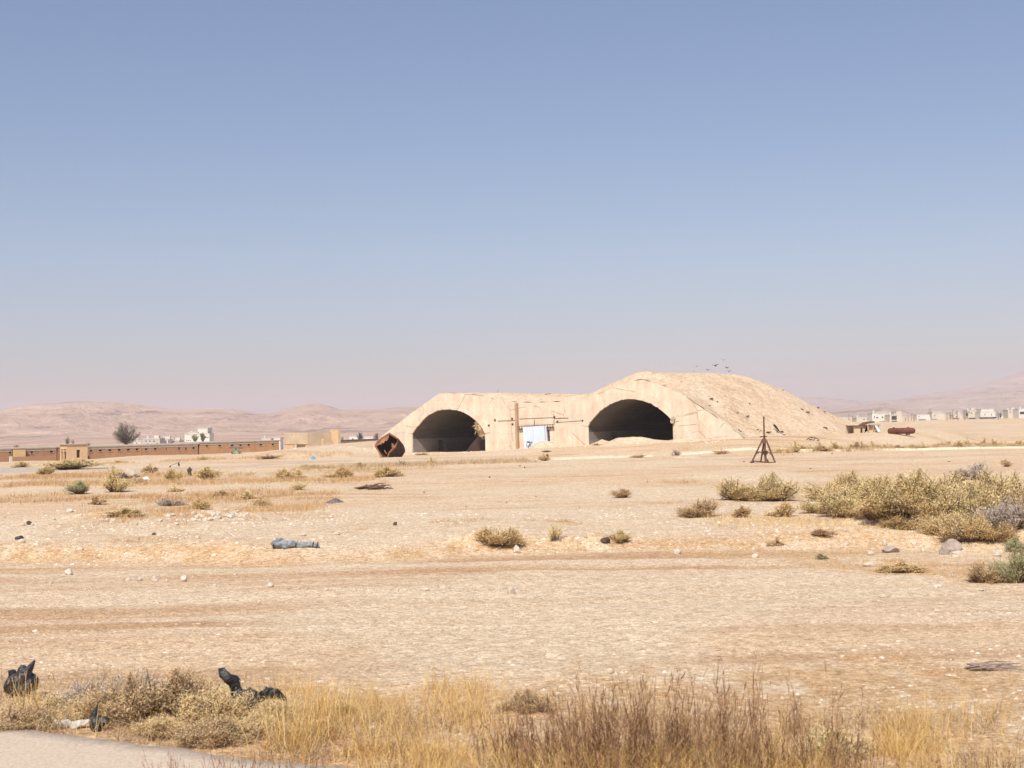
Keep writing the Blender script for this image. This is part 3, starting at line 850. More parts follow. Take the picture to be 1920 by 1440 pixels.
# tall tan post, pipes and the bracketed rail over the doors
def fpost():
    (u0, z0), (u1, z1) = fp(970, 756), fp(972.6, 846)
    mb = MB(); mb.bar((u0, -0.22, z0), (u1, -0.22, z1), 0.36, 0.40, up=(0, 1, 0)); mb.build("steel_post", M['paint_beam'], shelter)
fpost()
fbar("pipe", (934, 789.2), (968, 788), 0.7, 0.02, 0.07, M['rust_tri'])
fbar("pipe", (974, 785.4), (1040, 782.6), 0.5, 0.02, 0.06, M['rust_tri'])
fbar("pipe", (1040, 784.2), (1066, 783.6), 0.7, 0.02, 0.07, M['rust_tri'])
fbar("pipe", (1041, 792.2), (1093, 788.6), 0.4, 0.01, 0.05, M['rust_dark'])
fbar("cable", (1002.5, 787), (1002.5, 797.5), 0.5, 0.05, 0.10, M['rust_dark'])
fbar("cable", (1039, 776), (1039.5, 797), 0.4, 0.05, 0.09, M['rust_dark'])
for a in ((928.5, 787.5), (960.7, 785), (961.5, 795), (1040, 782), (1045.5, 790.3), (1093, 788.5), (917, 797.5)):
    u, z = fp(*a); mb = MB(); mb.box(u - 0.12, u + 0.12, -0.12, -0.004, z - 0.11, z + 0.11); mb.build("wall_bracket", M['rust_dark'], shelter)
fbar("door_rail", (974.5, 799.3), (1040.5, 795.6), 1.0, 0.25, 0.42, M['rust_tri'])
rail_o = fbar("door_rail", (975, 805.6), (1040.5, 802.4), 1.0, 0.12, 0.30, M['rust_tri'])
for k in range(14):
    t = k / 13.0
    x = 976.5 + 62.5 * t; y = 799.4 - 3.6 * t
    (u0, z0), (u1, z1) = fp(x, y), fp(x - 1.2, y + 6.0)
    mb = MB(); mb.bar((u0, -0.34, z0), (u1, -0.18, z1), 0.09, 0.12); mb.build("rail_hanger", M['rust_tri'], rail_o)
# two pale blue door leaves standing off the wall
def leaf(x0, x1, x2, x3, ytl, ytr, out):
    a, b, c, d = fp(x0, ytl), fp(x1, ytr), fp(x3, 846), fp(x2, 846)
    mb = MB(); mb.prism([a, b, c, d], -out, -out + 0.16)
    return mb.build("door_leaf", M['blue_door'], shelter, tri=True)
lf1 = leaf(984.5, 1003, 988, 1006.3, 800.8, 799.8, 0.52)
lf2 = leaf(1003.7, 1024.3, 1007.0, 1028.6, 799.6, 798.2, 0.56)
# stiffeners of the right-hand leaf seen edge-on, and a thin dark strip beside it
fslab("door_edge", [(1024.7, 798.4), (1026.8, 801), (1030.5, 840), (1029.0, 846)], 0.40, M['blue_door'], 0.25)
fslab("door_strip", [(1027.4, 806), (1030.2, 806), (1032.5, 846), (1030.8, 846)], 0.12, M['rust_dark'])
# shot-holed strip of brown plate just inside the left vault, shade put into its dark colour
def brown_plate():
    pts = [(871.5, 850), (884, 832), (897.5, 817.5), (908.5, 812.8), (909.8, 848)]
    mb = MB(); mb.prism([fp(x, y, 1.9) for x, y in pts], 1.9, 2.0)
    mb.build("steel_plate", M['shaded_plate'], shelter, tri=True)
brown_plate()
for (x, y) in ((1264, 785), (1262.5, 790)):
    u, z = fp(x, y)
    mb = MB(); mb.tube([(u, -0.3, z), (u, -0.12, z)], 0.28, 10); mb.build("lamp_mount", M['slab'], shelter)

# ---- earth over the vaults
PM_PX = [(700, 838), (722, 816), (745, 799), (778, 774), (803, 756), (825, 741), (850, 738.6), (880, 737.4), (930, 738.4), (970, 740.5), (1000, 740.6), (1030, 739.3), (1060, 741), (1104, 741), (1116, 737.5),
         (1136, 728), (1160, 715), (1185, 702), (1200, 697.8), (1216, 696.6), (1240, 699), (1262, 708), (1290, 726), (1320, 750), (1350, 776), (1380, 800), (1405, 819), (1425, 832)]
PM = np.array([fp(*p, 5.0) for p in PM_PX]); FT = np.array(FTOP)
def mound_z(u, w):
    pm = np.interp(u, PM[:, 0], PM[:, 1]); ft = np.interp(u, FT[:, 0], FT[:, 1]) - 0.04
    g = np.interp(u, [FT[0, 0], FT[-1, 0]], [0.0, 2.0])
    z = ft + (pm - ft) * sstep(0.4, 5.0, w)
    uc = 12.0 + 22.0 * sstep(8, 26, u)
    q = 1 - sstep(0.0, 1.0, (w - 24.0) / 34.0) ** 0.85 if False else np.where(w < 24, 1.0, np.cos(np.clip((w - 22) / 33.0, 0, 1) * math.pi / 2) ** 1.25)
    # the far shoulder of the mound spreads as it sinks
    z = g - 0.4 + (z - g + 0.4) * q
    return z
def MN(u, w):
    # shallow runnels down the flank, slumps, small lumps
    run = np.abs(fbm(w * 0.45 + 2.0 * fbm(u * 0.12, w * 0.12, 139, 2), u * 0.06, 133, 3) - 0.5)
    return 0.55 * (fbm(u * 0.16, w * 0.16, 131, 4) - 0.5) + 0.13 * (fbm(u * 0.9, w * 0.9, 137, 4) - 0.5) - 1.3 * np.clip(0.08 - run, 0, 1)
def build_mound():
    us = np.linspace(FT[0, 0] + 0.3, PM[-1, 0] + 0.5, 230); ws = np.concatenate([np.linspace(0.16, 6, 34), np.linspace(6.3, 62, 150)])
    U, W = np.meshgrid(us, ws)
    Uq = U
    Z = mound_z(Uq, W)
    amp = sstep(0.4, 3.0, W)
    Z = Z + (1 - sstep(0.35, 2.5, W)) * (0.45 * (fbm(U * 0.8, W * 0.8, 141, 4) - 0.42))
    Z = Z + amp * MN(U, W)
    # flank spreads sideways behind the portal on the right, so the toe runs out into the plain
    P = HP0[None, None, :] + HT[None, None, :] * U[..., None] + HA[None, None, :] * W[..., None]
    V = np.stack([P[..., 0], P[..., 1], Z], -1).reshape(-1, 3)
    nr, nc = U.shape; idx = np.arange(nr * nc).reshape(nr, nc)
    f = np.stack([idx[:-1, :-1], idx[:-1, 1:], idx[1:, 1:], idx[1:, :-1]], -1).reshape(-1, 4)
    o = obj("earth_mound", mesh_np("earth_mound", V, f), M['mound'], None, True)
    tag(o, "rounded gravel earth mound heaped over the concrete shelter", "mound", kind="structure")
build_mound()
def mound_hit(px, py):
    """photo pixel -> point on the mound"""
    d = ray(px, py)
    D = np.linspace(165, 270, 1200)
    P = CAMP[None] + d[None] * D[:, None]
    rel = P - HP0[None]
    u = rel @ HT; w = rel @ HA
    z = np.where(w > 0.4, mound_z(u, w), -9)
    z = np.where((u < PM[0, 0]) | (u > PM[-1, 0]), -9, z)
    z = np.maximum(z, hfun(P[:, 0], P[:, 1]))
    b = np.where(P[:, 2] < z)[0]
    k = b[0] if len(b) else len(D) - 1
    return np.array([P[k, 0], P[k, 1], z[k]])

# ================================================================== KERB
def build_kerb():
    px0 = [(846, 868.5), (900, 866.5), (1000, 863.5), (1060, 861), (1140, 858.3), (1210, 856.5), (1300, 853.8), (1400, 851.6), (1500, 849.6), (1620, 846.5), (1740, 844), (1840, 842), (1990, 838.5)]
    P = []
    for q in px0:
        d = ray(*q); P.append(CAMP + d * (-CAMZ / d[2]))
    P = np.array(P)
    seg = np.concatenate([[0], np.cumsum(np.linalg.norm(np.diff(P[:, :2], axis=0), axis=1))])
    co = np.polyfit(seg, P[:, 1], 2); cx = np.polyfit(seg, P[:, 0], 2)
    P[0][2] = 0.0
    k = empty("kerb", P[0]); tag(k, "long pale concrete kerb crossing before the shelter", "kerb", kind="structure")
    s = 0.0; L = 2.4
    while s < seg[-1]:
        a = np.array([np.polyval(cx, s), np.polyval(co, s)]); b = np.array([np.polyval(cx, s + L - 0.05), np.polyval(co, s + L - 0.05)])
        s += L
        if random.random() < 0.07: continue
        za, zb = H1(*a), H1(*b)
        dz = random.uniform(-0.05, 0.02)
        mb = MB(); mb.bar((a[0] - P[0][0], a[1] - P[0][1], za - P[0][2] + 0.07 + dz), (b[0] - P[0][0], b[1] - P[0][1], zb - P[0][2] + 0.07 + dz + random.uniform(-0.02, 0.02)), 0.26, 0.36)
        mb.build("kerb_stone", M['kerb'], k)
build_kerb()

# ================================================================== BRICK BUILDINGS, LEFT
BP1 = at(160, 862, 262.0); BP2 = at(525, 843, 292.0)
BT = np.array([BP2[0] - BP1[0], BP2[1] - BP1[1], 0]); BT /= np.linalg.norm(BT)
BN = np.array([BT[1], -BT[0], 0])            # outward: right and towards the viewer
BANG = math.atan2(BT[1], BT[0])
def bp(px, py, out=0.0):
    d = ray(px, py); o = BP1 + BN * out
    t = np.dot(o - CAMP, BN) / np.dot(d, BN)
    p = CAMP + d * t
    return float(np.dot(p - BP1, BT)), float(p[2])

def long_building(name, label, x0, x1, ytop0, ytop1, ybase, wins, mat, depth=9.0, out=0.0, over=0.16, thick=0.22, joints=()):
    """single-storey range on the line BP1..BP2; wins: photo boxes (x0,x1,y0,y1); local x along, y into the building"""
    s0, zt0 = bp(x0, ytop0, out); s1, zt1 = bp(x1, ytop1, out)
    zt = (zt0 + zt1) / 2; zb = -3.0
    org = BP1 + BT * s0 + BN * out
    e = empty(name, (org[0], org[1], 0.0), BANG)
    tag(e, label, "building")
    L = s1 - s0; T = 0.3
    boxes = []
    for (a, b, c, d) in wins:
        u0, v1 = bp(a, c, out); u1, v0 = bp(b, d, out)
        boxes.append((u0 - s0, u1 - s0, v0, v1))
    boxes.sort()
    ztop = zt - thick
    mb = MB(); x = 0.0
    for (u0, u1, v0, v1) in boxes:
        if u0 > x: mb.box(x, u0, 0, T, zb, ztop)
        mb.box(u0, u1, 0, T, zb, v0)
        if v1 < ztop - 0.02: mb.box(u0, u1, 0, T, v1, ztop)
        x = u1
    mb.box(x, L, 0, T, zb, ztop)
    mb.build("wall", mat, e)
    for xx in joints:
        u = bp(xx, ytop0, out)[0] - s0
        mb = MB(); mb.box(u - 0.12, u + 0.12, -0.06, -0.003, zb, ztop - 0.01); mb.build("pilaster", mat, e)
    mb = MB(); mb.box(0.01, L - 0.01, depth - T, depth, zb, ztop); mb.build("back_wall", mat, e)
    for xa, xb in ((0.004, T), (L - T, L - 0.004)):
        mb = MB(); mb.box(xa, xb, T + 0.004, depth - T - 0.004, zb, ztop); mb.build("end_wall", mat, e)
    mb = MB(); mb.box(-0.3, L + 0.3, -over, depth + 0.4, ztop + 0.003, zt); mb.build("roof", M['slab'], e)
    mb = MB(); mb.box(0.05, L - 0.05, -0.05, -0.004, ztop - 0.42, ztop - 0.004); mb.build("ring_beam", M['slab'], e)
    for (u0, u1, v0, v1) in boxes:
        mb = MB()
        mb.box(u0 - 0.08, u1 + 0.08, -0.09, -0.055, v0 - 0.09, v0 - 0.005)
        mb.build("window_sill", M['slab'], e)
    return e

long_building("brick_building", "brown brick range with one square window at the left edge",
              -40, 106, 842.2, 837.6, 868, [(17, 21.5, 845.3, 850.5), (57.5, 62, 846, 850), (93.5, 99.5, 845.2, 848.6)], M['brick'], joints=(80,))
long_building("brick_building", "long low brown brick range right of the gatehouse with row of slit windows",
              108, 371, 837.2, 831.6, 860, [(168.6, 173, 843.5, 847), (185.5, 191, 843, 846.3), (203.5, 209, 842.6, 845.8), (221, 226.5, 842, 845.2), (238, 243.5, 841.8, 844.8),
               (254.5, 259.5, 841, 844.4), (272, 276.5, 840.8, 844), (289, 293.5, 840.4, 843.6), (311, 313, 840.6, 843.6), (334.5, 337.5, 839, 843.8), (347.5, 350.5, 839.4, 844), (361, 365, 838.5, 842)],
              M['brick'], joints=(166, 264))
long_building("brick_building", "taller orange brick range beside the concrete block",
              374, 523, 828.0, 826.0, 850, [(386, 390.5, 834.4, 837.6), (410, 414.5, 833.7, 837), (433, 438, 833.7, 837), (449, 453.5, 833.4, 836.4), (464.5, 469, 833, 836), (487, 491.5, 832.6, 835.4), (509.5, 514, 832, 834.8)],
              M['brick2'], joints=(418.5, 477, 497), thick=0.2)

def yellow_wall():
    s0, zt = bp(26, 840.3, 0.7); s1, zb = bp(48, 857, 0.7)
    org = BP1 + BT * s0 + BN * 0.7
    e = empty("ochre_porch", (org[0], org[1], 0), BANG); tag(e, "ochre rendered porch wall panel on the left brick range", "porch")
    mb = MB(); mb.box(0, s1 - s0, 0, 0.25, -3, zt - 0.12); mb.build("wall", M['render_yellow'], e)
    mb = MB(); mb.box(-0.1, s1 - s0 + 0.1, -0.1, 0.6, zt - 0.117, zt); mb.build("coping", M['slab'], e)
    s0, zt = bp(19, 857, 3.0); s1, zb = bp(104, 856.3, 3.0)
    org = BP1 + BT * s0 + BN * 3.0
    e = empty("yard_wall", (org[0], org[1], 0), BANG); tag(e, "low brown brick yard wall with pale end post left of gatehouse", "wall")
    mb = MB(); mb.box(0.42, s1 - s0, 0, 0.3, -3.5, zt); mb.build("wall", M['brick'], e)
    mb = MB(); mb.box(0, 0.40, -0.08, 0.38, -3.5, zt + 0.10); mb.build("end_post", M['white2'], e)
yellow_wall()

def gatehouse():
    """small flat-roofed kiosk, front-left face in the sun with two tall openings"""
    c = at(126, 866, 256.0)
    e = empty("gatehouse", (c[0], c[1], 0), BANG); tag(e, "small square flat-roofed gatehouse with pillared open front", "gatehouse")
    zt = at(126, 832.5, 256)[2]; zb = -3.2
    # local x: along BT (right and away), local y: into (left and away) ; corner at origin
    Wr = 4.0; Wl = 2.85
    zd1 = at(126, 846, 256)[2]
    # left (sunlit) face is the plane x=0, y from 0..Wl
    mb = MB()
    z_tr0, z_tr1 = zt - 1.25, zt - 1.0
    mb.box(0, 0.3, 0, 0.30, zb, zt - 0.95); mb.box(0, 0.3, 1.45, 1.70, zb, zt - 0.95); mb.box(0, 0.3, Wl - 0.42, Wl, zb, zt - 0.95)
    mb.box(0.004, 0.296, 0.30, 1.45, zt - 1.36, zt - 1.20); mb.box(0.004, 0.296, 1.70, Wl - 0.42, zt - 1.36, zt - 1.20)
    mb.box(0, 0.3, 0, Wl, zt - 0.946, zt - 0.14); mb.build("front_wall", M['render_tan'], e)
    mb = MB(); mb.box(0.31, 1.85, 0, 0.28, zb, zt - 0.14); mb.box(2.55, Wr, 0, 0.28, zb, zt - 0.14); mb.box(1.85, 2.55, 0, 0.28, zt - 1.12, zt - 0.14); mb.box(1.85, 2.55, 0, 0.28, zb, zt - 2.55)
    mb.build("side_wall", M['render_tan'], e)
    mb = MB(); mb.box(Wr - 0.3, Wr - 0.003, 0.284, Wl, zb, zt - 0.14); mb.build("back_wall", M['render_tan'], e)
    mb = MB(); mb.box(0.304, Wr - 0.304, Wl - 0.28, Wl - 0.003, zb, zt - 0.14); mb.build("far_wall", M['render_tan'], e)
    mb = MB(); mb.box(-0.25, Wr + 0.15, -0.2, Wl + 0.3, zt - 0.137, zt); mb.build("roof", M['slab'], e)
    mb = MB(); mb.box(0.9, 1.2, 0.6, 0.8, zb, zt - 1.9); mb.build("inner_pillar", M['white2'], e)
gatehouse()

def concrete_block():
    c = at(577, 848, 285.0)
    e = empty("concrete_block", (c[0], c[1], 0), BANG); tag(e, "tall windowless tan concrete block with ribbed panel at end of brick range", "building")
    zt = at(577, 811.3, 285)[2]; zb = -3
    Wl = 8.2; Wr = 6.0
    z1 = at(577, 833, 285)[2]
    mb = MB(); mb.box(0, 0.3, 0, Wl, z1, zt); mb.build("upper_wall", M['conc'], e)
    for k in range(11):
        y = 0.5 + k * 0.70
        mb = MB(); mb.box(-0.07, -0.003, y, y + 0.16, z1 + 0.08, zt - 0.1); mb.build("rib", M['conc'], e)
    mb = MB(); mb.box(0.12, 0.3, 0, 0.9, zb, z1 - 0.003); mb.build("pier", M['render_tan'], e)
    mb = MB(); mb.box(0.12, 0.3, 5.1, Wl, zb, z1 - 0.003); mb.build("pier", M['render_tan'], e)
    mb = MB(); mb.box(0.9, 1.1, 0.9, 5.1, zb, z1 - 0.003); mb.build("recess_wall", M['conc'], e)
    mb = MB(); mb.box(0.304, Wr, 0, 0.3, zb, zt - 0.003); mb.build("side_wall", M['conc'], e)
    mb = MB(); mb.box(Wr - 0.3, Wr - 0.003, 0.304, Wl, zb, zt - 0.003); mb.build("back_wall", M['conc'], e)
    mb = MB(); mb.box(0.304, Wr, 0.304, Wl, zt - 0.3, zt - 0.006); mb.build("roof", M['slab'], e)
    # end buttress, taller, and the small leaning stub before the side wall
    mb = MB(); mb.box(Wr + 0.003, Wr + 0.6, -2.3, 0.25, zb, zt + 0.5); mb.build("buttress", M['render_tan'], e)
    mb = MB(); mb.prism([(2.6, zb), (3.6, zb), (3.3, zt - 1.3), (3.0, zt - 1.25), (2.75, zt - 1.6)], -1.4, -1.0); mb.build("stub_wall", M['render_tan'], e)
    mb = MB(); mb.box(3.7, Wr - 0.1, -0.5, -0.3, zb, zt - 1.75); mb.build("low_wall", M['conc'], e)
concrete_block()

def low_shed():
    p = at(607, 832, 330); q = at(735, 826, 360)
    d = q - p; L = math.hypot(d[0], d[1])
    e = empty("low_shed", (p[0], p[1], 0), math.atan2(d[1], d[0])); tag(e, "low dark flat-roofed shed showing between concrete block and shelter", "shed")
    zt = at(607, 827.0, 330)[2]
    mb = MB(); mb.box(0, L, 0, 0.3, -3, zt - 0.25); mb.build("wall", M['conc'], e)
    mb = MB(); mb.box(-0.4, L + 0.4, -1.2, 5, zt - 0.247, zt + 0.05); mb.build("roof", M['gunmetal'], e)
    mb = MB(); mb.box(0, L, 4.4, 4.7, -3, zt - 0.25); mb.build("back_wall", M['conc'], e)
low_shed()

# ================================================================== FAR HOUSES
def house(label, D, x0, x1, ytop, ybase, wins=(), mat='white', depth=9.0, rot=0.12, parts=(), band=None, group=None):
    """body box from photo extents; wins (x0,x1,y0,y1) are recessed panes; parts are upper storeys (x0,x1,y0,y1)"""
    c = at((x0 + x1) / 2, ybase, D)
    e = empty("house", (c[0], c[1], 0.0), 0.0)
    tag(e, label, "house", group)
    k = mpp(D); yh = (x0 + x1) / 2
    def loc(px, py):
        p = at(px, py, D); return p[0] - c[0], p[2]
    def walled(xa, xb, yt, yb, nm, y0):
        (ax, az), (bx, bz) = loc(xa, yt), loc(xb, yb)
        ws = sorted([w for w in wins if w[0] >= xa and w[1] <= xb and w[2] >= yt and w[3] <= yb])
        mb = MB()
        xs = ax; zt = az; zb = bz
        # columns: group windows that share a column
        cols = {}
        for w in ws: cols.setdefault((w[0], w[1]), []).append(w)
        ok = []
        for key in sorted(cols):
            u0 = loc(key[0], yt)[0]; u1 = loc(key[1], yt)[0]
            if u0 < xs: continue
            if u0 > xs: mb.box(xs, u0, y0, y0 + 0.3, zb, zt)
            zc = zt
            for w in sorted(cols[key], key=lambda q: q[2]):
                v1 = loc(w[0], w[2])[1]; v0 = loc(w[0], w[3])[1]
                if v1 < zc - 0.01: mb.box(u0, u1, y0, y0 + 0.3, v1, zc)
                zc = v0
                ok.append((u0, u1, v0, v1))
            if zc > zb: mb.box(u0, u1, y0, y0 + 0.3, zb, zc)
            xs = u1
        if bx > xs: mb.box(xs, bx, y0, y0 + 0.3, zb, zt)
        wl = mb.build(nm, M[mat], e)
        for (u0, u1, v0, v1) in ok:
            mb = MB(); mb.box(u0 - 0.02, u1 + 0.02, y0 + 0.31, y0 + 0.36, v0 - 0.02, v1 + 0.02); mb.build("window", M['pane'], e)
        mb = MB(); mb.box(ax, ax + 0.3, y0 + 0.37, y0 + depth, zb, zt); mb.box(bx - 0.3, bx, y0 + 0.37, y0 + depth, zb, zt); mb.box(ax + 0.31, bx - 0.31, y0 + depth - 0.3, y0 + depth, zb, zt)
        mb.build("side_walls" if nm == "wall" else "upper_side_walls", M[mat], e)
        mb = MB(); mb.box(ax - 0.15, bx + 0.15, y0 - 0.12, y0 + depth + 0.1, zt + 0.004, zt + 0.28); return mb.build("roof", M['white2'], e)
    roof = walled(x0, x1, ytop, ybase + 12, "wall", 0.0)
    for (xa, xb, yt, yb) in parts:
        walled(xa, xb, yt, yb, "upper_storey", 1.5)
    if int(x0) % 2 == 0 or parts:
        ax, az = loc(x0 + (x1 - x0) * 0.22, ytop)
        rr = 0.62
        mb = MB(); mb.tube([(ax, 4.0, az + 0.3), (ax, 4.0, az + 1.55)], rr, 10); mb.build("water_tank", M['sheet'], roof)
    ax, az = loc(x0 + (x1 - x0) * 0.7, ytop)
    if int(x1) % 3 == 0: mb = MB(); mb.box(ax - 1.1, ax + 1.1, 3.2, 5.6, az + 0.29, az + 1.6); mb.build("roof_shed", M['white2'], roof)
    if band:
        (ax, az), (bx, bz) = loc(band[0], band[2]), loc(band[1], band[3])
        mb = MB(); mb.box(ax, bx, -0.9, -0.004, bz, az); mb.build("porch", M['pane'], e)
    return e

# left town, over the brick range
house("grey two-storey house with row of four small windows behind the brick range", 620, 266, 300, 823.5, 836,
      [(272.5, 275, 826, 828.5), (279.5, 282, 826, 828.5), (287.5, 290, 826, 828.5), (295.5, 298, 826, 828.5), (276, 278, 831, 833), (293, 296, 831, 833)], 'grey_house')
house("plain low cream house left of the four-windowed house", 640, 250, 265.5, 827.5, 836, [(255, 257, 830, 832)], 'white2')
house("small blank white cube house right of the four-windowed house", 630, 302, 315, 825, 836, [(304, 305, 829, 832)], 'white')
house("low grey house with pale roof beside small tree", 660, 316, 336, 827, 836, [(320, 323, 830, 832)], 'grey_house')
house("tall stepped white house with roof tower behind green trees", 600, 346, 393, 814.5, 830,
      [(350, 353, 818.5, 820.6), (356, 358, 818.8, 820.6), (385, 387.4, 819, 821), (388.6, 391, 819, 821), (349, 350.6, 825, 827), (352.2, 353.8, 825, 827), (355.4, 357, 825, 827)], 'white',
      parts=((352, 371, 811.0, 814.2), (369, 388, 803.5, 814.2)))
house("distant pale house low behind the orange brick range", 700, 490, 508, 823, 834, [], 'white2')
house("distant pale house just left of concrete block roof", 720, 509, 526, 821.5, 834, [], 'white')
house("distant white house left of the tree near the shelter", 640, 655, 671, 819, 832, [(660, 663, 822, 824.5)], 'white')
house("distant grey house above the low shed", 660, 622, 640, 821, 832, [(629, 632, 823, 826)], 'grey_house')
house("distant low white house nearest the shelter's left flank", 630, 683, 700, 820, 832, [(686, 688, 823, 825), (693, 695, 823, 825)], 'white')
# right town
house("cream house half hidden by the mound's right foot", 720, 1563, 1588, 783.5, 800, [(1566, 1568, 786, 789), (1572, 1577, 786.5, 793)], 'white2')
house("long low cream house left of the white house with four windows", 760, 1606, 1631, 783.5, 799, [(1618, 1622, 785.5, 787), (1625, 1629, 785, 787)], 'white2')
house("white two-storey house with four dark windows behind the hut", 700, 1635, 1666, 775.5, 796,
      [(1638.4, 1640, 780, 784), (1643, 1646.4, 782, 784.6), (1653, 1656, 781, 783.6), (1658.4, 1663, 781.6, 785.6), (1639, 1641, 787, 790)], 'white', parts=((1643, 1660, 773.4, 775.2),), band=(1649, 1664, 790.4, 793.4))
house("white house with wide dark upper opening and blank tower", 690, 1668, 1692, 778.5, 796,
      [(1671.6, 1681.4, 780, 787.4), (1671.6, 1681.4, 789, 793)], 'white2', parts=((1682, 1692, 772.0, 778.2),))
house("first long white house right of the tower house", 840, 1719, 1745, 778, 794, [(1722, 1724, 780, 781.6)], 'white', band=(1722, 1735, 786.6, 788.6))
house("second long white house right of the tower house", 860, 1747, 1772, 775.5, 793, [(1752, 1754, 778, 780)], 'white2', parts=((1750, 1766, 772.5, 775.2),), band=(1738, 1757, 786.4, 788.2))
house("low cream house between poles in the right town", 880, 1788, 1806, 778, 792, [(1792, 1794, 780.5, 782.5)], 'white2', band=(1786, 1798, 784.2, 786))
house("cream house with dark corner window in the right town", 870, 1814, 1833, 769.8, 791, [(1816, 1818, 771.4, 774.6), (1820, 1822, 774, 776)], 'white2', band=(1816, 1829, 783.6, 785.4))
house("largest white house in the right town with flat upper floor", 860, 1838, 1867, 773, 790, [(1846, 1847.6, 776, 779), (1858, 1859.6, 776, 779)], 'white', parts=((1841, 1865, 767.6, 772.6),), band=(1836, 1868, 782.6, 784))
house("small low white house near the right edge", 880, 1876, 1888, 776, 788, [(1880, 1882, 778, 780)], 'white')
house("white house with roof posts near the right edge", 860, 1890, 1908, 769, 788, [(1893, 1895, 772, 774), (1901, 1903, 772, 774)], 'white2')
house("white house cut off by the right edge with wide dark window", 850, 1910, 1942, 767, 787, [(1912, 1924, 772, 777)], 'white')

def poles():
    for q_, (x, y0, y1) in enumerate(sorted(((1698, 783, 795), (1703, 779, 794), (1709, 776, 793), (1714, 781, 792), (1776, 774, 789), (1782, 772, 789), (1787, 768, 788), (1795, 770, 787),
                        (1809, 771, 787), (1744, 766, 776), (1872, 772, 786), (1599, 779, 797), (1592, 777, 797)))):
        D = random.uniform(640, 760)
        p = at(x, y1, D); t = at(x, y0, D)
        mb = MB(); mb.tube([(0, 0, -1.5), (0, 0, t[2] - p[2])], [0.22, 0.16], 6)
        mb.bar((-0.7, 0, t[2] - p[2] - 0.4), (0.7, 0, t[2] - p[2] - 0.4), 0.14)
        o = mb.build("utility_pole", M['greywood']); o.location = Vector(p)
        tag(o, "%s thin utility pole from the left in the right town" % ["first", "second", "third", "fourth", "fifth", "sixth", "seventh", "eighth", "ninth", "tenth", "eleventh", "twelfth", "rightmost"][q_], "pole", "utility poles in the right town")
poles()

# ================================================================== HUT AND RUSTY TANK, RIGHT
def hut():
    D = float(G(1628, 811, 150)[1])
    c = at(1628, 811, D); k = mpp(D)
    e = empty("hut", (c[0], c[1], 0), 0.0); tag(e, "small ruined flat-roofed hut with dark doorways left of the rusty tank", "hut")
    def X(px): return (px - 1628) * k
    def Z(py, px=1628): return at(px, py, D)[2]
    zb = Z(813)
    mb = MB(); mb.prism([(X(1603), Z(798.6)), (X(1625.8), Z(798.2)), (X(1625.8), zb), (X(1619.2), zb), (X(1619.2), Z(802.4)), (X(1615), Z(802.4)), (X(1615), zb), (X(1603), zb)], 0.5, 0.8); mb.build("left_wall", M['conc'], e, tri=True)
    mb = MB(); mb.prism([(X(1626.2), Z(797)), (X(1627.6), Z(797)), (X(1628), Z(806)), (X(1619), Z(808.6)), (X(1619), zb), (X(1626.2), zb)], -0.2, 0.1); mb.build("broken_wall", M['white2'], e, tri=True)
    mb = MB(); mb.box(X(1627), X(1638), 0.2, 0.5, zb, Z(798.4)); mb.box(X(1640), X(1649), 0.2, 0.5, zb, Z(798.4)); mb.box(X(1638), X(1640), 0.2, 0.5, Z(800.4), Z(798.4)); mb.build("right_wall", M['render_tan'], e)
    mb = MB(); mb.box(X(1602), X(1626), 0.2, 5, Z(798.4), Z(797.4)); mb.build("roof", M['rust_tri'], e)
    mb = MB(); mb.box(X(1627.5), X(1650), -0.3, 5, Z(797.9), Z(796.9)); mb.build("roof", M['rust_tri'], e)
    mb = MB(); mb.prism([(X(1622), Z(797)), (X(1632), Z(791.5)), (X(1646), Z(790)), (X(1646), Z(793)), (X(1634), Z(794.5)), (X(1626), Z(797))], 1.6, 3.8); mb.build("rubble_roof", M['rust_tri'], e, tri=True)
    mb = MB(); mb.box(X(1602), X(1650), 4.6, 4.9, zb, Z(798)); mb.build("back_wall", M['conc'], e)
    mb = MB(); mb.add([(X(1639), -0.4, Z(797.8)), (X(1643.6), -0.4, Z(797.8)), (X(1646.5), -1.3, Z(810)), (X(1641.6), -1.3, Z(810)), (X(1639), -0.36, Z(797.8)), (X(1643.6), -0.36, Z(797.8)), (X(1646.5), -1.26, Z(810)), (X(1641.6), -1.26, Z(810))],
                       [(0, 1, 2, 3), (7, 6, 5, 4), (0, 4, 5, 1), (1, 5, 6, 2), (2, 6, 7, 3), (3, 7, 4, 0)]); mb.build("metal_sheet", M['sheet'], e)
hut()

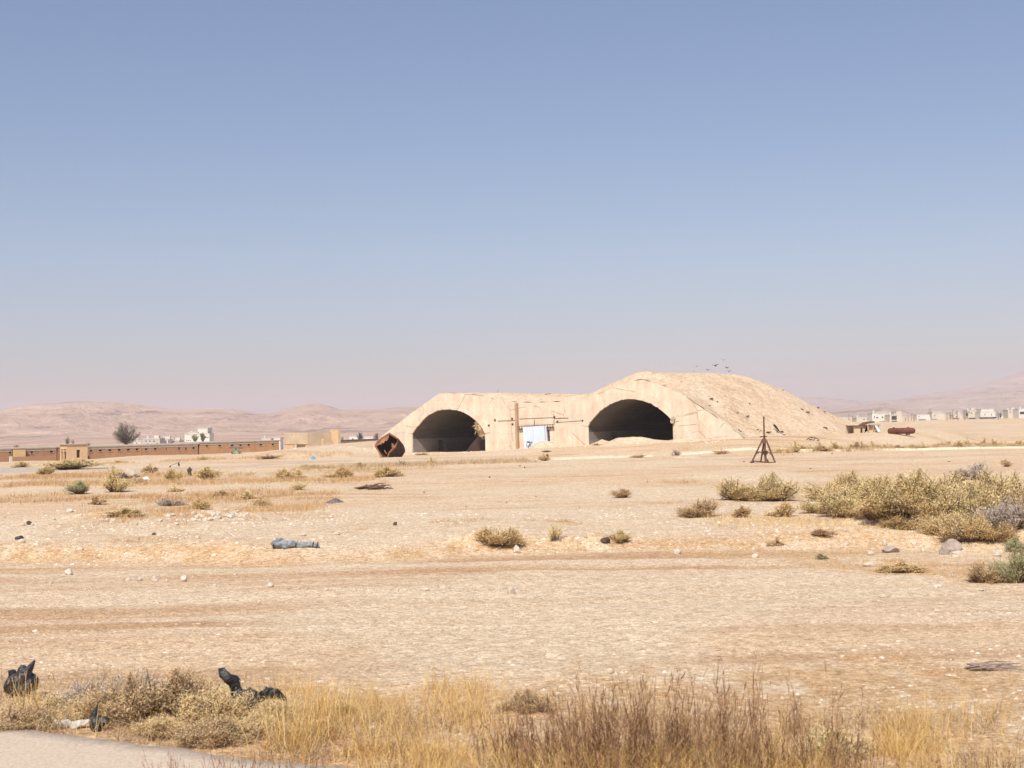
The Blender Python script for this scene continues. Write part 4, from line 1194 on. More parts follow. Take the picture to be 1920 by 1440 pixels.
def tank():
    D = float(G(1690, 813.5, 150)[1])
    a = at(1666.5, 808.2, D); b = at(1714, 807.6, D - 3)
    k = mpp(D); r = 5.6 * k
    c = (a + b) / 2
    e = empty("rusty_tank", (c[0], c[1], c[2] - r)); tag(e, "oxide red cylindrical fuel tank lying half buried on the plain", "tank")
    L = np.linalg.norm(b - a); d = (b - a) / L
    def P(t, dz=0.0): q = a + d * t - np.array([c[0], c[1], c[2] - r]); return (q[0], q[1], q[2] + dz)
    mb = MB(); mb.tube([P(0), P(0.12), P(0.35), P(L - 0.35), P(L - 0.12), P(L)], [r * 0.72, r * 0.92, r, r, r * 0.92, r * 0.72], 28); sh = mb.build("shell", M['rust_tank'], e, smooth=True)
    for t in (0.8, L - 0.9):
        mb = MB(); q = P(t); mb.tube([(q[0], q[1], q[2] + r * 0.8), (q[0], q[1], q[2] + r * 1.22)], r * 0.42, 14); mb.build("manhole", M['rust_tank'], sh)
    for t in (0.36, L * 0.33, L * 0.67, L - 0.36):
        mb = MB(); mb.tube([P(t - 0.03), P(t + 0.03)], r * 1.015, 28); mb.build("weld_band", M['rust_tank'], sh, smooth=False)
    for t in (L * 0.25, L * 0.75):
        mb = MB(); q = P(t); mb.box(q[0] - 0.2, q[0] + 0.2, q[1] - r * 0.9, q[1] + r * 0.9, q[2] - r * 1.4, q[2] - r * 0.8); mb.build("saddle", M['rust_tank'], e)
tank()

# ================================================================== TRIPOD STAND
def tripod():
    b = G(1436.5, 868.0)
    k = mpp(b[1])
    e = empty("tripod_stand", b); tag(e, "tall brown rusted steel tripod stand on the bare ground", "stand")
    def P(px, py, dy=0.0):
        q = at(px, py, b[1] + dy); s = (b[1] + dy) / b[1]
        return (q[0] - b[0], dy, q[2] - b[2])
    def Pz(px, py, dy=0.0):
        q = at(px, py, b[1]); return (q[0] - b[0], dy, q[2] - b[2])
    R = 0.115
    mb = MB(); mb.tube([Pz(1431.9, 781), Pz(1433.0, 822)], [0.07, 0.08], 10); mb.build("mast", M['rust_tri'], e, smooth=False)
    mb = MB(); mb.tube([Pz(1433.0, 822), Pz(1434.3, 846), Pz(1436.0, 870)], [0.10, 0.11, 0.10], 10); mb.build("screw_column", M['rust_tri'], e)
    # hub: tapering gusset box
    p0, p1, p2, p3 = Pz(1431.5, 822), Pz(1435, 822), Pz(1438, 830.5), Pz(1428, 830.5)
    mb = MB(); mb.prism([(1 * p[0], p[2]) for p in (p0, p1, (Pz(1437, 826)), p2, p3, Pz(1428.6, 826))], -0.34, 0.34); hub = mb.build("hub", M['rust_tri'], e)
    mb = MB(); mb.bar(Pz(1424.5, 819.0), Pz(1437.6, 818.2), 0.09); mb.bar(Pz(1433, 818.5, -0.45), Pz(1433, 818.5, 0.45), 0.09); mb.build("handwheel_bar", M['rust_dark'], hub)
    legs = [(Pz(1428.6, 827), Pz(1411.5, 866.5, 0.5)), (Pz(1437.4, 827), Pz(1455.2, 869.6, 0.2)), (Pz(1433.5, 827, 0.3), (Pz(1433.8, 860)[0], 2.1, -0.05)), (Pz(1433.5, 829, -0.2), (Pz(1437.4, 871)[0], -1.7, -0.1))]
    mids = []
    for a, c in legs[:3]:
        mb = MB(); mb.bar(a, c, 0.115, 0.115); mb.build("leg", M['rust_tri'], e)
    for a, c in legs[:3]:
        t = 0.53; q = tuple(a[i] + (c[i] - a[i]) * t for i in range(3)); mids.append(q)
        mb = MB(); ctr = (Pz(1434.3, 848)); mb.bar(q, (ctr[0], 0, ctr[2] + 0.02), 0.09, 0.10); mb.build("brace", M['rust_tri'], e)
        g = tuple(a[i] + (c[i] - a[i]) * (t + 0.11) for i in range(3)); ii = tuple(q[i] + (ctr[i] - q[i]) * 0.28 for i in range(3))
        mb = MB(); mb.bar(g, ii, 0.11, 0.10); mb.build("gusset", M['rust_tri'], e)
    ctr = Pz(1434.6, 850); mb = MB(); mb.tube([(ctr[0], 0, ctr[2] - 0.1), (ctr[0], 0, ctr[2] + 0.22)], 0.22, 10); mb.build("collar", M['rust_dark'], e)
    ft = (Pz(1436.4, 868)[0], 0, 0.06)
    for a, c in legs[:2]:
        mb = MB(); mb.bar((c[0], c[1], c[2] + 0.1), ft, 0.10, 0.10); mb.build("tie_rod", M['rust_dark'], e)
    for a, c in legs[:3]:
        mb = MB(); mb.tube([(c[0], c[1], c[2] - 0.06), (c[0], c[1], c[2] + 0.03)], 0.2, 10); mb.build("foot_plate", M['rust_dark'], e)
    mb = MB(); mb.bar(Pz(1438.5, 861), Pz(1441.5, 869.5), 0.10); mb.bar(Pz(1437, 869.5), Pz(1441, 864.5), 0.08); mb.build("pump_lever", M['rust_dark'], e)
tripod()

# ================================================================== RUSTED STEEL BOX
def rusted_box():
    b = G(733, 857.5); D = b[1]
    e = empty("rusted_steel_box", b); tag(e, "torn rusted steel box standing on edge beside the left arch", "steel box")
    def P(px, py, dy=0.0):
        q = at(px, py, D); return Vector((q[0] - b[0], dy, q[2] - b[2]))
    # front rim (open), and the back end further off to the right
    rim = [P(703, 835, 0.0), P(709, 828, 0.1), P(717, 820, 0.2), P(730, 813, 0.3), P(739, 818.5, 0.0), P(747.5, 824, -0.3), P(741, 838, -0.5), P(730, 849, -0.5), P(727.5, 858, -0.4), P(716.5, 858.5, -0.3), P(711, 848, -0.15)]
    back = [P(719, 836, 3.0), P(722, 831, 3.0), P(726, 825, 3.0), P(735, 819.5, 3.0), P(744, 824, 2.8), P(752.5, 834, 2.6), P(756, 841, 2.3), P(757.2, 847, 2.1), P(751.5, 857, 1.6), P(736, 859, 1.6), P(726, 853, 2.4)]
    n = len(rim); mb = MB()
    rings = 6
    vs = []
    for j in range(rings):
        t = j / (rings - 1)
        for i in range(n):
            p = rim[i].lerp(back[i], t)
            if 0 < j < rings - 1:
                nz = mnoise.noise_vector(p * 0.9 + Vector((3, 1, 7))) * 0.22
                p = p + nz
            vs.append(p)
    fs = []
    for j in range(rings - 1):
        for i in range(n):
            k = (i + 1) % n
            fs.append((j * n + i, j * n + k, (j + 1) * n + k, (j + 1) * n + i))
    fs.append(tuple((rings - 1) * n + i for i in range(n)))
    mb.add(vs, fs)
    o = mb.build("shell", M['rust_dark'], e, tri=True)  # dark tone carries the shade of the right side and the inside
    s = o.modifiers.new("solid", 'SOLIDIFY'); s.thickness = 0.07; s.offset = 0
    # thick bent rim
    mb = MB(); mb.tube(rim + [rim[0]], [0.13 + 0.05 * math.sin(i * 2.3) for i in range(n + 1)], 6, cap=False); mb.build("bent_rim", M['rust'], e)
    # torn flap folded over the upper left of the opening
    fl = [rim[0], rim[1], rim[2], rim[3], P(728.5, 820, -0.35), P(726, 826.5, -0.45), P(722.5, 826, -0.40), P(720, 831.5, -0.45), P(717.3, 829.8, -0.4), P(714.5, 833.6, -0.35), P(711.6, 832.5, -0.3), P(708.5, 835.5, -0.25)]
    mb = MB(); mb.add(fl, [tuple(range(len(fl)))]); o = mb.build("torn_flap", M['rust'], e, tri=True)
    s = o.modifiers.new("solid", 'SOLIDIFY'); s.thickness = 0.05
    # inner jagged liner strips and a spike on the far side
    mb = MB(); mb.tube([P(735, 832, 0.4), P(737, 838, 0.1), P(736, 842, 0.0)], [0.12, 0.16, 0.05], 5); mb.build("liner_scrap", M['rust'], e)
    mb = MB(); mb.tube([P(720, 844, 0.4), P(723, 849, 0.2), P(726, 852, 0.1)], [0.08, 0.1, 0.03], 5); mb.build("liner_scrap", M['rust'], e)
    mb = MB(); mb.tube([P(752, 836, 2.2), P(755.8, 836.5, 1.9)], [0.12, 0.02], 5); mb.build("spike", M['rust_dark'], e)
rusted_box()

# ================================================================== GUN MOUNT
def gun():
    b = G(443, 851.0, 150, 300)
    k = mpp(b[1])
    e = empty("gun_mount", b); tag(e, "green gun mount with level twin barrels before the orange brick range", "gun")
    mb = MB(); mb.tube([(0, 0, 0.15), (0, 0, 0.45), (0, 0, 0.62)], [0.75, 0.5, 0.3], 12); mb.build("base", M['gun'], e)
    for a in (0.4, 2.5, 4.6):
        mb = MB(); mb.bar((0.3 * math.cos(a), 0.3 * math.sin(a), 0.3), (1.15 * math.cos(a), 1.15 * math.sin(a), 0.02), 0.16, 0.12); mb.build("outrigger", M['gun'], e)
    for sx in (-1, 1):
        mb = MB(); mb.prism([(sx * 0.12, 0.5), (sx * 0.5, 0.5), (sx * 0.32, 1.15), (sx * 0.2, 1.15)], -0.35, -0.28); mb.build("shield", M['gun'], e)
    mb = MB(); mb.box(-0.3, 0.3, -0.25, 0.25, 0.62, 1.08); mb.build("cradle", M['gunmetal'], e)
    for z in (1.02, 1.14):
        mb = MB(); mb.tube([(-1.35, -0.1 + z * 0.05, z + 0.06), (0.2, 0, z), (1.25, 0.1, z - 0.03)], [0.05, 0.07, 0.08], 8); mb.build("barrel", M['gunmetal'], e)
    for sx in (-0.62, 0.62):
        mb = MB(); mb.tube([(sx, -0.4, 0.26), (sx, -0.25, 0.26)], 0.26, 14); mb.build("wheel", M['gunmetal'], e)
    mb = MB(); mb.box(-0.15, 0.3, 0.3, 0.65, 0.55, 0.62); mb.build("seat", M['gun'], e)
gun()

# ================================================================== BIRDS
def birds():
    proto = None
    for q_, (x, y, s, r) in enumerate(sorted(((1306.5, 687, 0.8, 0.2), (1327.5, 694, 0.9, 0.5), (1341, 686, 1.2, -0.3), (1357, 675, 0.9, 0.1), (1362, 689.5, 0.9, 1.0), (1366.5, 696.4, 0.9, 0.0), (1301.5, 696.5, 0.5, 0.3), (1344, 702.6, 1.1, 0.1)))):
        D = random.uniform(205, 225)
        p = at(x, y, D)
        e = empty("bird", p, random.uniform(0, 6.28)); e.scale = (s, s, s); e.rotation_euler = (r * 0.6, 0.2 * r, random.uniform(-0.6, 0.6))
        tag(e, "%s small dark bird from the left over the mound crest" % ["first", "second", "third", "fourth", "fifth", "sixth", "seventh", "last"][q_], "bird", "birds over the mound")
        if proto is None:
            mb = MB(); mb.tube([(0, -0.22, 0), (0, -0.15, 0.01), (0, 0.0, 0.0), (0, 0.14, 0), (0, 0.30, -0.01)], [0.015, 0.05, 0.075, 0.05, 0.03], 8); mb.v
            b = mb.build("body", M['bird'], e, smooth=True).data
            ws = []
            for sx in (-1, 1):
                q = MB(); q.add([(0, -0.1, 0.03), (sx * 0.22, -0.13, 0.15), (sx * 0.48, 0.02, 0.17), (sx * 0.22, 0.06, 0.13), (0, 0.1, 0.03)], [(0, 1, 3, 4), (1, 2, 3)])
                o = q.build("wing", M['bird'], e); o.modifiers.new("s", 'SOLIDIFY').thickness = 0.015; ws.append(o)
            proto = (b, ws)
        else:
            o = bpy.data.objects.new("body", proto[0]); link(o); o.parent = e
            for w in proto[1]:
                c = w.copy(); link(c); c.parent = e
birds()

# ================================================================== PLANTS
def bush_meshes(name, seed, n_stem, n_leaf, leaf_len, leaf_w, flat=0.55, upright=0.0, fill=0.30):
    """unit bush: radius ~0.5, height 1.  returns (foliage, stem) meshes"""
    r = np.random.default_rng(seed)
    nl = int(r.integers(6, 11))
    lt = r.uniform(0, 2 * math.pi) + np.arange(nl) * 2 * math.pi / nl + r.normal(0, 0.35, nl); lz = r.uniform(0.15, 1.0, nl) ** (0.8 - upright); ll = r.uniform(0.6, 1.0, nl)
    li = r.integers(0, nl, n_stem)
    th = lt[li] + r.normal(0, 0.30, n_stem); el = np.arcsin(np.clip(lz[li] + r.normal(0, 0.16, n_stem), 0.04, 1))
    ln = ll[li] * r.uniform(0.7, 1.06, n_stem)
    poke = r.uniform(0, 1, n_stem) < 0.06
    ln = np.where(poke, ln * 1.22, ln)
    tip = np.stack([0.5 * np.cos(th) * np.cos(el) * ln, 0.5 * np.sin(th) * np.cos(el) * ln, np.sin(el) * ln], -1)
    tip[:, 2] = np.maximum(tip[:, 2], 0.04)
    base = np.stack([0.10 * np.cos(th) * r.uniform(0, 1, n_stem), 0.10 * np.sin(th) * r.uniform(0, 1, n_stem), np.full(n_stem, -0.05)], -1)
    midp = base * 0.4 + tip * 0.6 + r.normal(0, 0.05, (n_stem, 3)); midp[:, 2] += 0.06
    P = np.stack([base, midp, tip], 1)
    side = unit(np.cross(tip - base, r.normal(0, 1, (n_stem, 3))))
    W = np.stack([np.full(n_stem, 0.010), np.full(n_stem, 0.006), np.full(n_stem, 0.002)], 1)
    sv, sf = ribbons(P, W, side)
    side2 = unit(np.cross(tip - base, side))
    sv2, sf2 = ribbons(P, W, side2)
    stem = mesh_np(name + "_stem", np.concatenate([sv, sv2]), np.concatenate([sf, sf2 + len(sv)]))
    k = r.integers(0, n_stem, n_leaf); t = r.uniform(fill, 1.0, n_leaf) ** 0.75
    pos = np.where((t < 0.6)[:, None], base[k] + (midp[k] - base[k]) * (t / 0.6)[:, None], midp[k] + (tip[k] - midp[k]) * ((t - 0.6) / 0.4)[:, None])
    pos = pos + r.normal(0, 0.035, (n_leaf, 3))
    pos[:, 2] = np.maximum(pos[:, 2], 0.0)
    d = unit(unit(tip[k] - base[k]) * 0.8 + r.normal(0, 0.62, (n_leaf, 3)) + np.array([0, 0, 0.35]))
    L = leaf_len * r.uniform(0.5, 1.3, n_leaf)
    a = pos; b2 = pos + d * (L * 0.55)[:, None] + r.normal(0, 0.1, (n_leaf, 3)) * L[:, None]; c = pos + d * L[:, None]
    P = np.stack([a, b2, c], 1)
    side = unit(np.cross(d, np.array([0, 0, 1.0]) + r.normal(0, 0.6, (n_leaf, 3))))
    ww = leaf_w * r.uniform(0.6, 1.3, n_leaf)
    W = np.stack([ww * 0.5, ww, ww * 0.12], 1)
    v, f = ribbons(P, W, side)
    v[:, 2] = np.maximum(v[:, 2], -0.02)
    return mesh_np(name + "_foliage", v, f), stem

BUSH = {}
for kind, mats in (("olive", 'l_olive'), ("tan", 'l_tan'), ("brown", 'l_brown'), ("grey", 'l_grey'), ("green", 'l_green')):
    BUSH[kind, 's'] = [bush_meshes("bush_%s_small" % kind, 100 + i * 7 + len(kind), 40, 700, 0.12, 0.016) for i in range(3)]
    BUSH[kind, 'm'] = [bush_meshes("bush_%s_mid" % kind, 200 + i * 7 + len(kind), 90, 3200, 0.075, 0.0075) for i in range(2)]
    BUSH[kind, 'l'] = [bush_meshes("bush_%s_large" % kind, 300 + i * 7 + len(kind), 190, 11000, 0.044, 0.0035) for i in range(2)]
    for s in 'sml':
        for fo, st in BUSH[kind, s]:
            fo.materials.append(M[mats]); st.materials.append(M['stem'])
BUSH['sparse', 'm'] = [bush_meshes("bush_sparse", 444, 26, 420, 0.11, 0.010, fill=0.2, upright=0.3)]
BUSH['sparse', 'm'][0][0].materials.append(M['l_olive']); BUSH['sparse', 'm'][0][1].materials.append(M['stem'])

def place_bush(p, w, h, kind, size, label, group=None, name="bush"):
    ms = random.choice(BUSH[kind, size])
    e = empty(name, p, random.uniform(0, 6.28)); e.scale = (w, w * random.uniform(0.8, 1.0), h)
    tag(e, label, "bush", group)
    for nm, me in (("foliage", ms[0]), ("stem", ms[1])):
        o = bpy.data.objects.new(nm, me); link(o); o.parent = e; o["kind"] = "stuff"
    return e

ORD = ["first", "second", "third", "fourth", "fifth", "sixth", "seventh", "eighth", "ninth", "tenth", "eleventh", "twelfth", "thirteenth", "fourteenth", "fifteenth", "sixteenth",
       "seventeenth", "eighteenth", "nineteenth", "twentieth"] + ["twenty-" + q for q in ("first", "second", "third", "fourth", "fifth", "sixth", "seventh", "eighth", "ninth")] + ["thirtieth"] + ["thirty-" + q for q in ("first", "second", "third", "fourth", "fifth")]
def bush(px, py, wpx, hpx, kind, size, label, group=None):
    p = G(px, py); k = mpp(p[1])
    p[2] -= 0.02
    return place_bush(p, wpx * k * 1.5, hpx * k * 1.2, kind, size, label, group)

# right-hand thicket
bush(1385, 937, 95, 46, 'olive', 'l', "left half of the olive thicket behind the tripod's foreground gap")
bush(1450, 939, 110, 47, 'olive', 'l', "right half of the isolated olive thicket below the tripod")
bush(1310, 968, 80, 38, 'brown', 'l', "brown leafy bush at the lower left of the olive thicket")
bush(1392, 970, 46, 20, 'brown', 'm', "low purplish-brown bush between brown bush and large thicket")
bush(1470, 968, 70, 24, 'tan', 'm', "low tan scrub just left of the large thicket")
bush(1585, 968, 125, 62, 'olive', 'l', "large olive bush at the left end of the big thicket")
bush(1600, 925, 90, 38, 'olive', 'l', "olive bush at the back left of the big thicket")
bush(1665, 925, 100, 38, 'tan', 'l', "tan bush at the back middle of the big thicket")
bush(1690, 968, 130, 70, 'olive', 'l', "tallest olive bush in the middle of the big thicket")
bush(1640, 972, 90, 48, 'tan', 'l', "tan bush at the front of the big thicket")
bush(1765, 950, 120, 58, 'olive', 'l', "olive bush at the back right of the big thicket")
bush(1775, 985, 120, 80, 'olive', 'l', "broad yellowish olive bush above the grey boulder")
bush(1812, 1012, 95, 70, 'tan', 'l', "tan bush close behind the grey boulder")
bush(1850, 965, 110, 75, 'olive', 'l', "olive bush at the right back of the big thicket")
bush(1905, 955, 100, 62, 'olive', 'l', "olive bush touching the right edge behind the grey bush")
for q_, (x, y, w, h, kd) in enumerate(((1545, 962, 90, 48, 'olive'), (1560, 940, 90, 50, 'tan'), (1620, 955, 110, 60, 'olive'), (1655, 948, 110, 58, 'olive'), (1725, 945, 110, 58, 'olive'), (1735, 972, 110, 60, 'tan'),
                                       (1795, 958, 110, 66, 'olive'), (1820, 985, 110, 74, 'olive'), (1870, 940, 100, 52, 'olive'), (1770, 1000, 90, 48, 'tan'), (1860, 1010, 90, 44, 'tan'), (1690, 985, 90, 32, 'tan'))):
    bush(x, y, w, h, kd, 'l', "%s of the straw-green bushes filling the big right-hand thicket, counted roughly from the left" % ORD[q_].capitalize().lower(), "bushes filling the big thicket")
bush(1888, 992, 110, 66, 'grey', 'l', "grey leafless tangled bush at the right edge")
bush(1822, 900, 62, 36, 'grey', 'm', "loose grey-brown bush standing behind the big thicket")
bush(1886, 875, 24, 12, 'brown', 's', "small round brown tumbleweed right of the loose grey bush")
bush(1903, 1092, 85, 82, 'green', 'l', "grey-green bush cut by the right edge at mid height")
bush(1846, 1092, 78, 46, 'brown', 'l', "brown dry bush left of the grey-green bush")
bush(1905, 1035, 50, 26, 'green', 'm', "low green sprig bush above the grey-green bush")
# centre
bush(932, 1018, 92, 42, 'tan', 'l', "rounded tan bush on the gravel ledge in the centre")
bush(1041, 1013, 44, 34, 'sparse', 'm', "sparse upright bush right of the rounded tan bush")
bush(1163, 1016, 40, 22, 'olive', 'm', "small olive bush with dark rock at its left")
bush(1538, 1004, 46, 13, 'brown', 'm', "flat brown bush on gravel below the big thicket")
bush(1456, 1022, 28, 14, 'brown', 's', "little brown bush left of the flat brown bush on the gravel")
bush(1168, 933, 44, 17, 'brown', 'm', "low brown bush alone on bare ground right of centre")
bush(557, 918, 30, 15, 'olive', 's', "small olive bush below the pale lane left of centre")
bush(1268, 854, 16, 11, 'grey', 's', "small grey bush at the kerb left of the low sand hump")
bush(1354, 851, 28, 9, 'brown', 's', "flat brown bush at the kerb left of the tripod")
bush(1020, 864, 22, 12, 'brown', 's', "brown bush beside the dark scrap at the kerb below blue doors")
bush(1198, 858, 30, 7, 'tan', 's', "flat tan bush at the kerb below the right arch")
# left
bush(150, 926, 46, 23, 'green', 'm', "compact dark green bush on the left near the tarmac yard")
bush(215, 922, 58, 28, 'olive', 'm', "olive bush just right of the compact dark green bush")
bush(212, 898, 34, 22, 'olive', 's', "upright olive bush behind the olive bush on the left")
bush(322, 902, 40, 22, 'olive', 'm', "rounded olive bush right of the white litter")
bush(388, 900, 52, 23, 'olive', 'm', "widest rounded olive bush right of the white litter")
bush(282, 887, 34, 17, 'brown', 's', "dry brown bush behind the rubbish heap")
bush(253, 906, 40, 12, 'brown', 's', "low brown bush before the rubbish heap")
bush(535, 898, 46, 18, 'tan', 'm', "tan bush with dark hollow left of centre below lane")
bush(560, 896, 30, 14, 'olive', 's', "olive bush touching the tan bush with dark hollow")
bush(640, 895, 54, 17, 'tan', 'm', "tan bush left of the pale rounded bush near dead branches")
bush(724, 894, 58, 18, 'tan', 'm', "pale rounded tan bush above the dead branch pile")
bush(675, 878, 22, 10, 'brown', 's', "small brown bush behind the pair of tan bushes")
bush(752, 874, 22, 12, 'grey', 's', "small grey bush in front of the rusted box")
bush(808, 872, 28, 13, 'olive', 's', "olive tuft bush in the grass before the left arch")
bush(128, 880, 110, 16, 'olive', 'm', "wide flat olive scrub before the gatehouse")
bush(88, 890, 46, 15, 'olive', 'm', "low olive scrub at the corner of the tarmac yard")
bush(150, 868, 60, 8, 'tan', 's', "thin tan scrub at the foot of the gatehouse")
bush(40, 876, 44, 9, 'olive', 's', "low olive scrub left of the gatehouse before the yard wall")
bush(235, 966, 70, 14, 'olive', 'm', "low olive scrub behind the stone row on the left")
bush(322, 948, 48, 16, 'grey', 'm', "grey twiggy bush in the dry growth left of centre")
bush(372, 955, 50, 18, 'tan', 'm', "tan scrub above the pile of pale stones")
bush(180, 946, 34, 14, 'brown', 's', "small brown bush in the dry growth far left")
bush(490, 948, 40, 16, 'brown', 's', "brown scrub right of the tan scrub above pale stones")
bush(465, 936, 36, 14, 'olive', 's', "olive scrub in the rust-coloured growth left of centre")
bush(415, 930, 50, 9, 'brown', 's', "flat brown scrub in the rust-coloured growth")
bush(328, 922, 30, 11, 'olive', 's', "tiny olive bush on bare strip below the rounded olive bush")
bush(590, 878, 60, 8, 'tan', 's', "low tan scrub on the far side of pale lane")
bush(222, 868, 22, 6, 'tan', 's', "tiny tan bush on the sand berm before long brick range")
bush(380, 862, 26, 8, 'olive', 's', "tiny olive bush on the berm near the gun mount")
bush(500, 860, 50, 8, 'brown', 's', "long flat brown scrub at the berm foot below brick range")
bush(1540, 1048, 30, 10, 'green', 's', "little green sprig on rust soil left of the boulders")
bush(1690, 1072, 90, 18, 'tan', 'm', "low tan scrub below the dirt heap on the right")
bush(790, 853, 30, 5, 'tan', 's', "thin dry weeds at the left arch threshold")
bush(1120, 836, 26, 6, 'tan', 's', "thin dry weeds at the right arch threshold")
# row along the far side of the kerb on the right
for i in range(34):
    x = 1462 + i * 14.2 + random.uniform(-5, 5)
    y = 850.5 - (x - 1462) * 0.0235 - random.uniform(1.0, 5.5)
    bush(x, y, random.uniform(18, 36), random.uniform(8, 19) if i < 9 else random.uniform(6, 14), random.choice(['olive', 'tan', 'tan', 'brown']), 's',
         "%s low dry bush right of the tripod in the row along the kerb" % ORD[i], "bushes along the right-hand kerb")

# ------------------------------------------------------------------ trees
def tree(px, py, wpx, hpx, D, mat, label, n_limb=26, n_leaf=5000, leaf=0.03, trunk=True, upright=0.5, seed=1, dens_lo=0.25, name="tree", jit=0.045):
    b = at(px, py, D); k = mpp(D)
    W = wpx * k; Hh = hpx * k
    r = np.random.default_rng(seed)
    e = empty(name, b); tag(e, label, "tree")
    mb = MB(); tips = []
    mb.tube([(0, 0, -1.5), (0.03 * W, 0, Hh * 0.12), (0.0, 0.02 * W, Hh * 0.3)], [0.05 * W, 0.04 * W, 0.025 * W], 8); mb.build("trunk", M['branch'], e)
    lim = MB()
    for i in range(n_limb):
        th = r.uniform(0, 6.28); lean = r.uniform(0.05, 0.5) * (1.15 - upright * 0.5)
        tip = np.array([math.cos(th) * lean * W, math.sin(th) * lean * W, Hh * (1.0 - 0.9 * lean * lean * 1.8) * r.uniform(0.72, 1.0)])
        st = np.array([0, 0, Hh * r.uniform(0.02, 0.2)])
        md = st * 0.5 + tip * 0.5 + np.array([0, 0, -0.04 * Hh])
        lim.tube([st, md, tip], [0.016 * W, 0.010 * W, 0.003 * W], 4, cap=False)
        tips.append((st, md, tip))
    tag(lim.build("limb", M['branch'], e), kind="stuff")
    st = np.array([t[0] for t in tips]); md = np.array([t[1] for t in tips]); tp = np.array([t[2] for t in tips])
    kk = r.integers(0, n_limb, n_leaf); t = r.uniform(dens_lo, 1.05, n_leaf)
    pos = np.where((t < 0.5)[:, None], st[kk] + (md[kk] - st[kk]) * (t / 0.5)[:, None], md[kk] + (tp[kk] - md[kk]) * ((t - 0.5) / 0.5)[:, None])
    pos = pos + r.normal(0, 1, (n_leaf, 3)) * np.array([jit * W, jit * W, jit * 0.7 * Hh])
    d = unit(unit(tp[kk] - st[kk]) + r.normal(0, 0.55, (n_leaf, 3)))
    L = leaf * Hh * r.uniform(0.6, 1.5, n_leaf)
    P = np.stack([pos, pos + d * (L * 0.5)[:, None], pos + d * L[:, None]], 1)
    side = unit(np.cross(d, r.normal(0, 1, (n_leaf, 3)))); ww = L * 0.22
    v, f = ribbons(P, np.stack([ww * 0.6, ww, ww * 0.1], 1), side)
    o = tag(obj("crown", mesh_np("crown", v, f), M[mat], e), kind="stuff")
    return e
tree(236, 838, 46, 47, 330, 'l_tree', "tall dark feathery tamarisk tree behind the long brick range", 22, 7000, 0.030, seed=5, upright=0.25, jit=0.06)
tree(126, 838, 12, 19, 300, 'l_tree', "bare grey treetop just right of gatehouse roof middle", 12, 700, 0.05, seed=6)
tree(136.5, 838, 7, 15, 302, 'l_tree', "thin bare treetop at the right end of the gatehouse roof", 8, 350, 0.05, seed=7)
tree(164, 842, 18, 13, 320, 'l_tree', "low grey-green treetop right of the gatehouse", 12, 900, 0.06, seed=8)
tree(30, 842, 16, 9, 300, 'l_tree', "low dark treetop behind the left brick range", 10, 500, 0.08, seed=9)
tree(366, 831, 16, 17, 560, 'l_treeg', "left green garden tree before the tall white house", 14, 1600, 0.06, seed=10)
tree(379, 831, 15, 20, 560, 'l_treeg', "right green garden tree before the tall white house", 14, 1600, 0.06, seed=11)
tree(326, 836, 13, 11, 600, 'l_tree', "small dark round tree beside the low grey house", 10, 800, 0.08, seed=12)
tree(675, 830, 13, 20, 560, 'l_tree', "dark tree standing among the far houses left of shelter", 14, 1300, 0.06, seed=13)
tree(707, 826, 14, 14, 520, 'l_tree', "loose grey tree above the rusted box", 12, 900, 0.06, seed=14)
tree(1814, 783, 7, 12, 840, 'l_tree', "dark slim tree beside cream house in right town", 10, 500, 0.08, seed=15)
tree(1876, 785, 8, 12, 850, 'l_tree', "dark slim tree between the largest white house and small low house", 10, 500, 0.08, seed=16)
tree(1578, 796, 9, 10, 700, 'l_tree', "dark bushy tree at the mound's right foot among houses", 10, 500, 0.09, seed=17)

# ================================================================== STONES, DEBRIS
def rock_mesh(seed, sub=2, flat=0.7, rough=0.35):
    bm = bmesh.new(); bmesh.ops.create_icosphere(bm, subdivisions=sub, radius=0.5)
    off = Vector((seed * 3.7, seed * 1.3, seed * 7.1))
    for v in bm.verts:
        n = mnoise.noise(v.co * 1.6 + off) * rough + mnoise.noise(v.co * 4.0 + off) * rough * 0.35
        v.co *= 1 + n
        v.co.z *= flat
    # a few planar cuts give fracture faces
    r = random.Random(seed)
    for k in range(5):
        nrm = Vector((r.uniform(-1, 1), r.uniform(-1, 1), r.uniform(-0.3, 1))).normalized(); dd = r.uniform(0.28, 0.4)
        for v in bm.verts:
            t = v.co.dot(nrm) - dd
            if t > 0: v.co -= nrm * t
    me = bpy.data.meshes.new("stone"); bm.to_mesh(me); bm.free(); return me
ROCKS = [rock_mesh(i + 1) for i in range(8)]
for me in ROCKS: me.materials.append(M['stone'])
BROCK = [rock_mesh(i + 31, 3) for i in range(3)]
for me in BROCK: me.materials.append(M['boulder'])
CROCK = [rock_mesh(i + 51, 2, 0.8) for i in range(3)]
for me in CROCK: me.materials.append(M['charcoal'])

def stone(px, py, wpx, hpx, label, group=None, meshes=ROCKS, name="stone", cat="stone", rz=None):
    p = G(px, py); k = mpp(p[1])
    o = bpy.data.objects.new(name, random.choice(meshes)); link(o)
    w = wpx * k * 1.1; h = hpx * k * 1.35
    if meshes is CROCK: w *= 0.75; h *= 0.75
    o.scale = (w, w * 0.85, h / 0.7); o.rotation_euler = (random.uniform(-0.15, 0.15), random.uniform(-0.15, 0.15), random.uniform(0, 6.28) if rz is None else rz)
    o.location = (p[0], p[1] + w * 0.2, p[2] + h * 0.28)
    tag(o, label, cat, group); return o

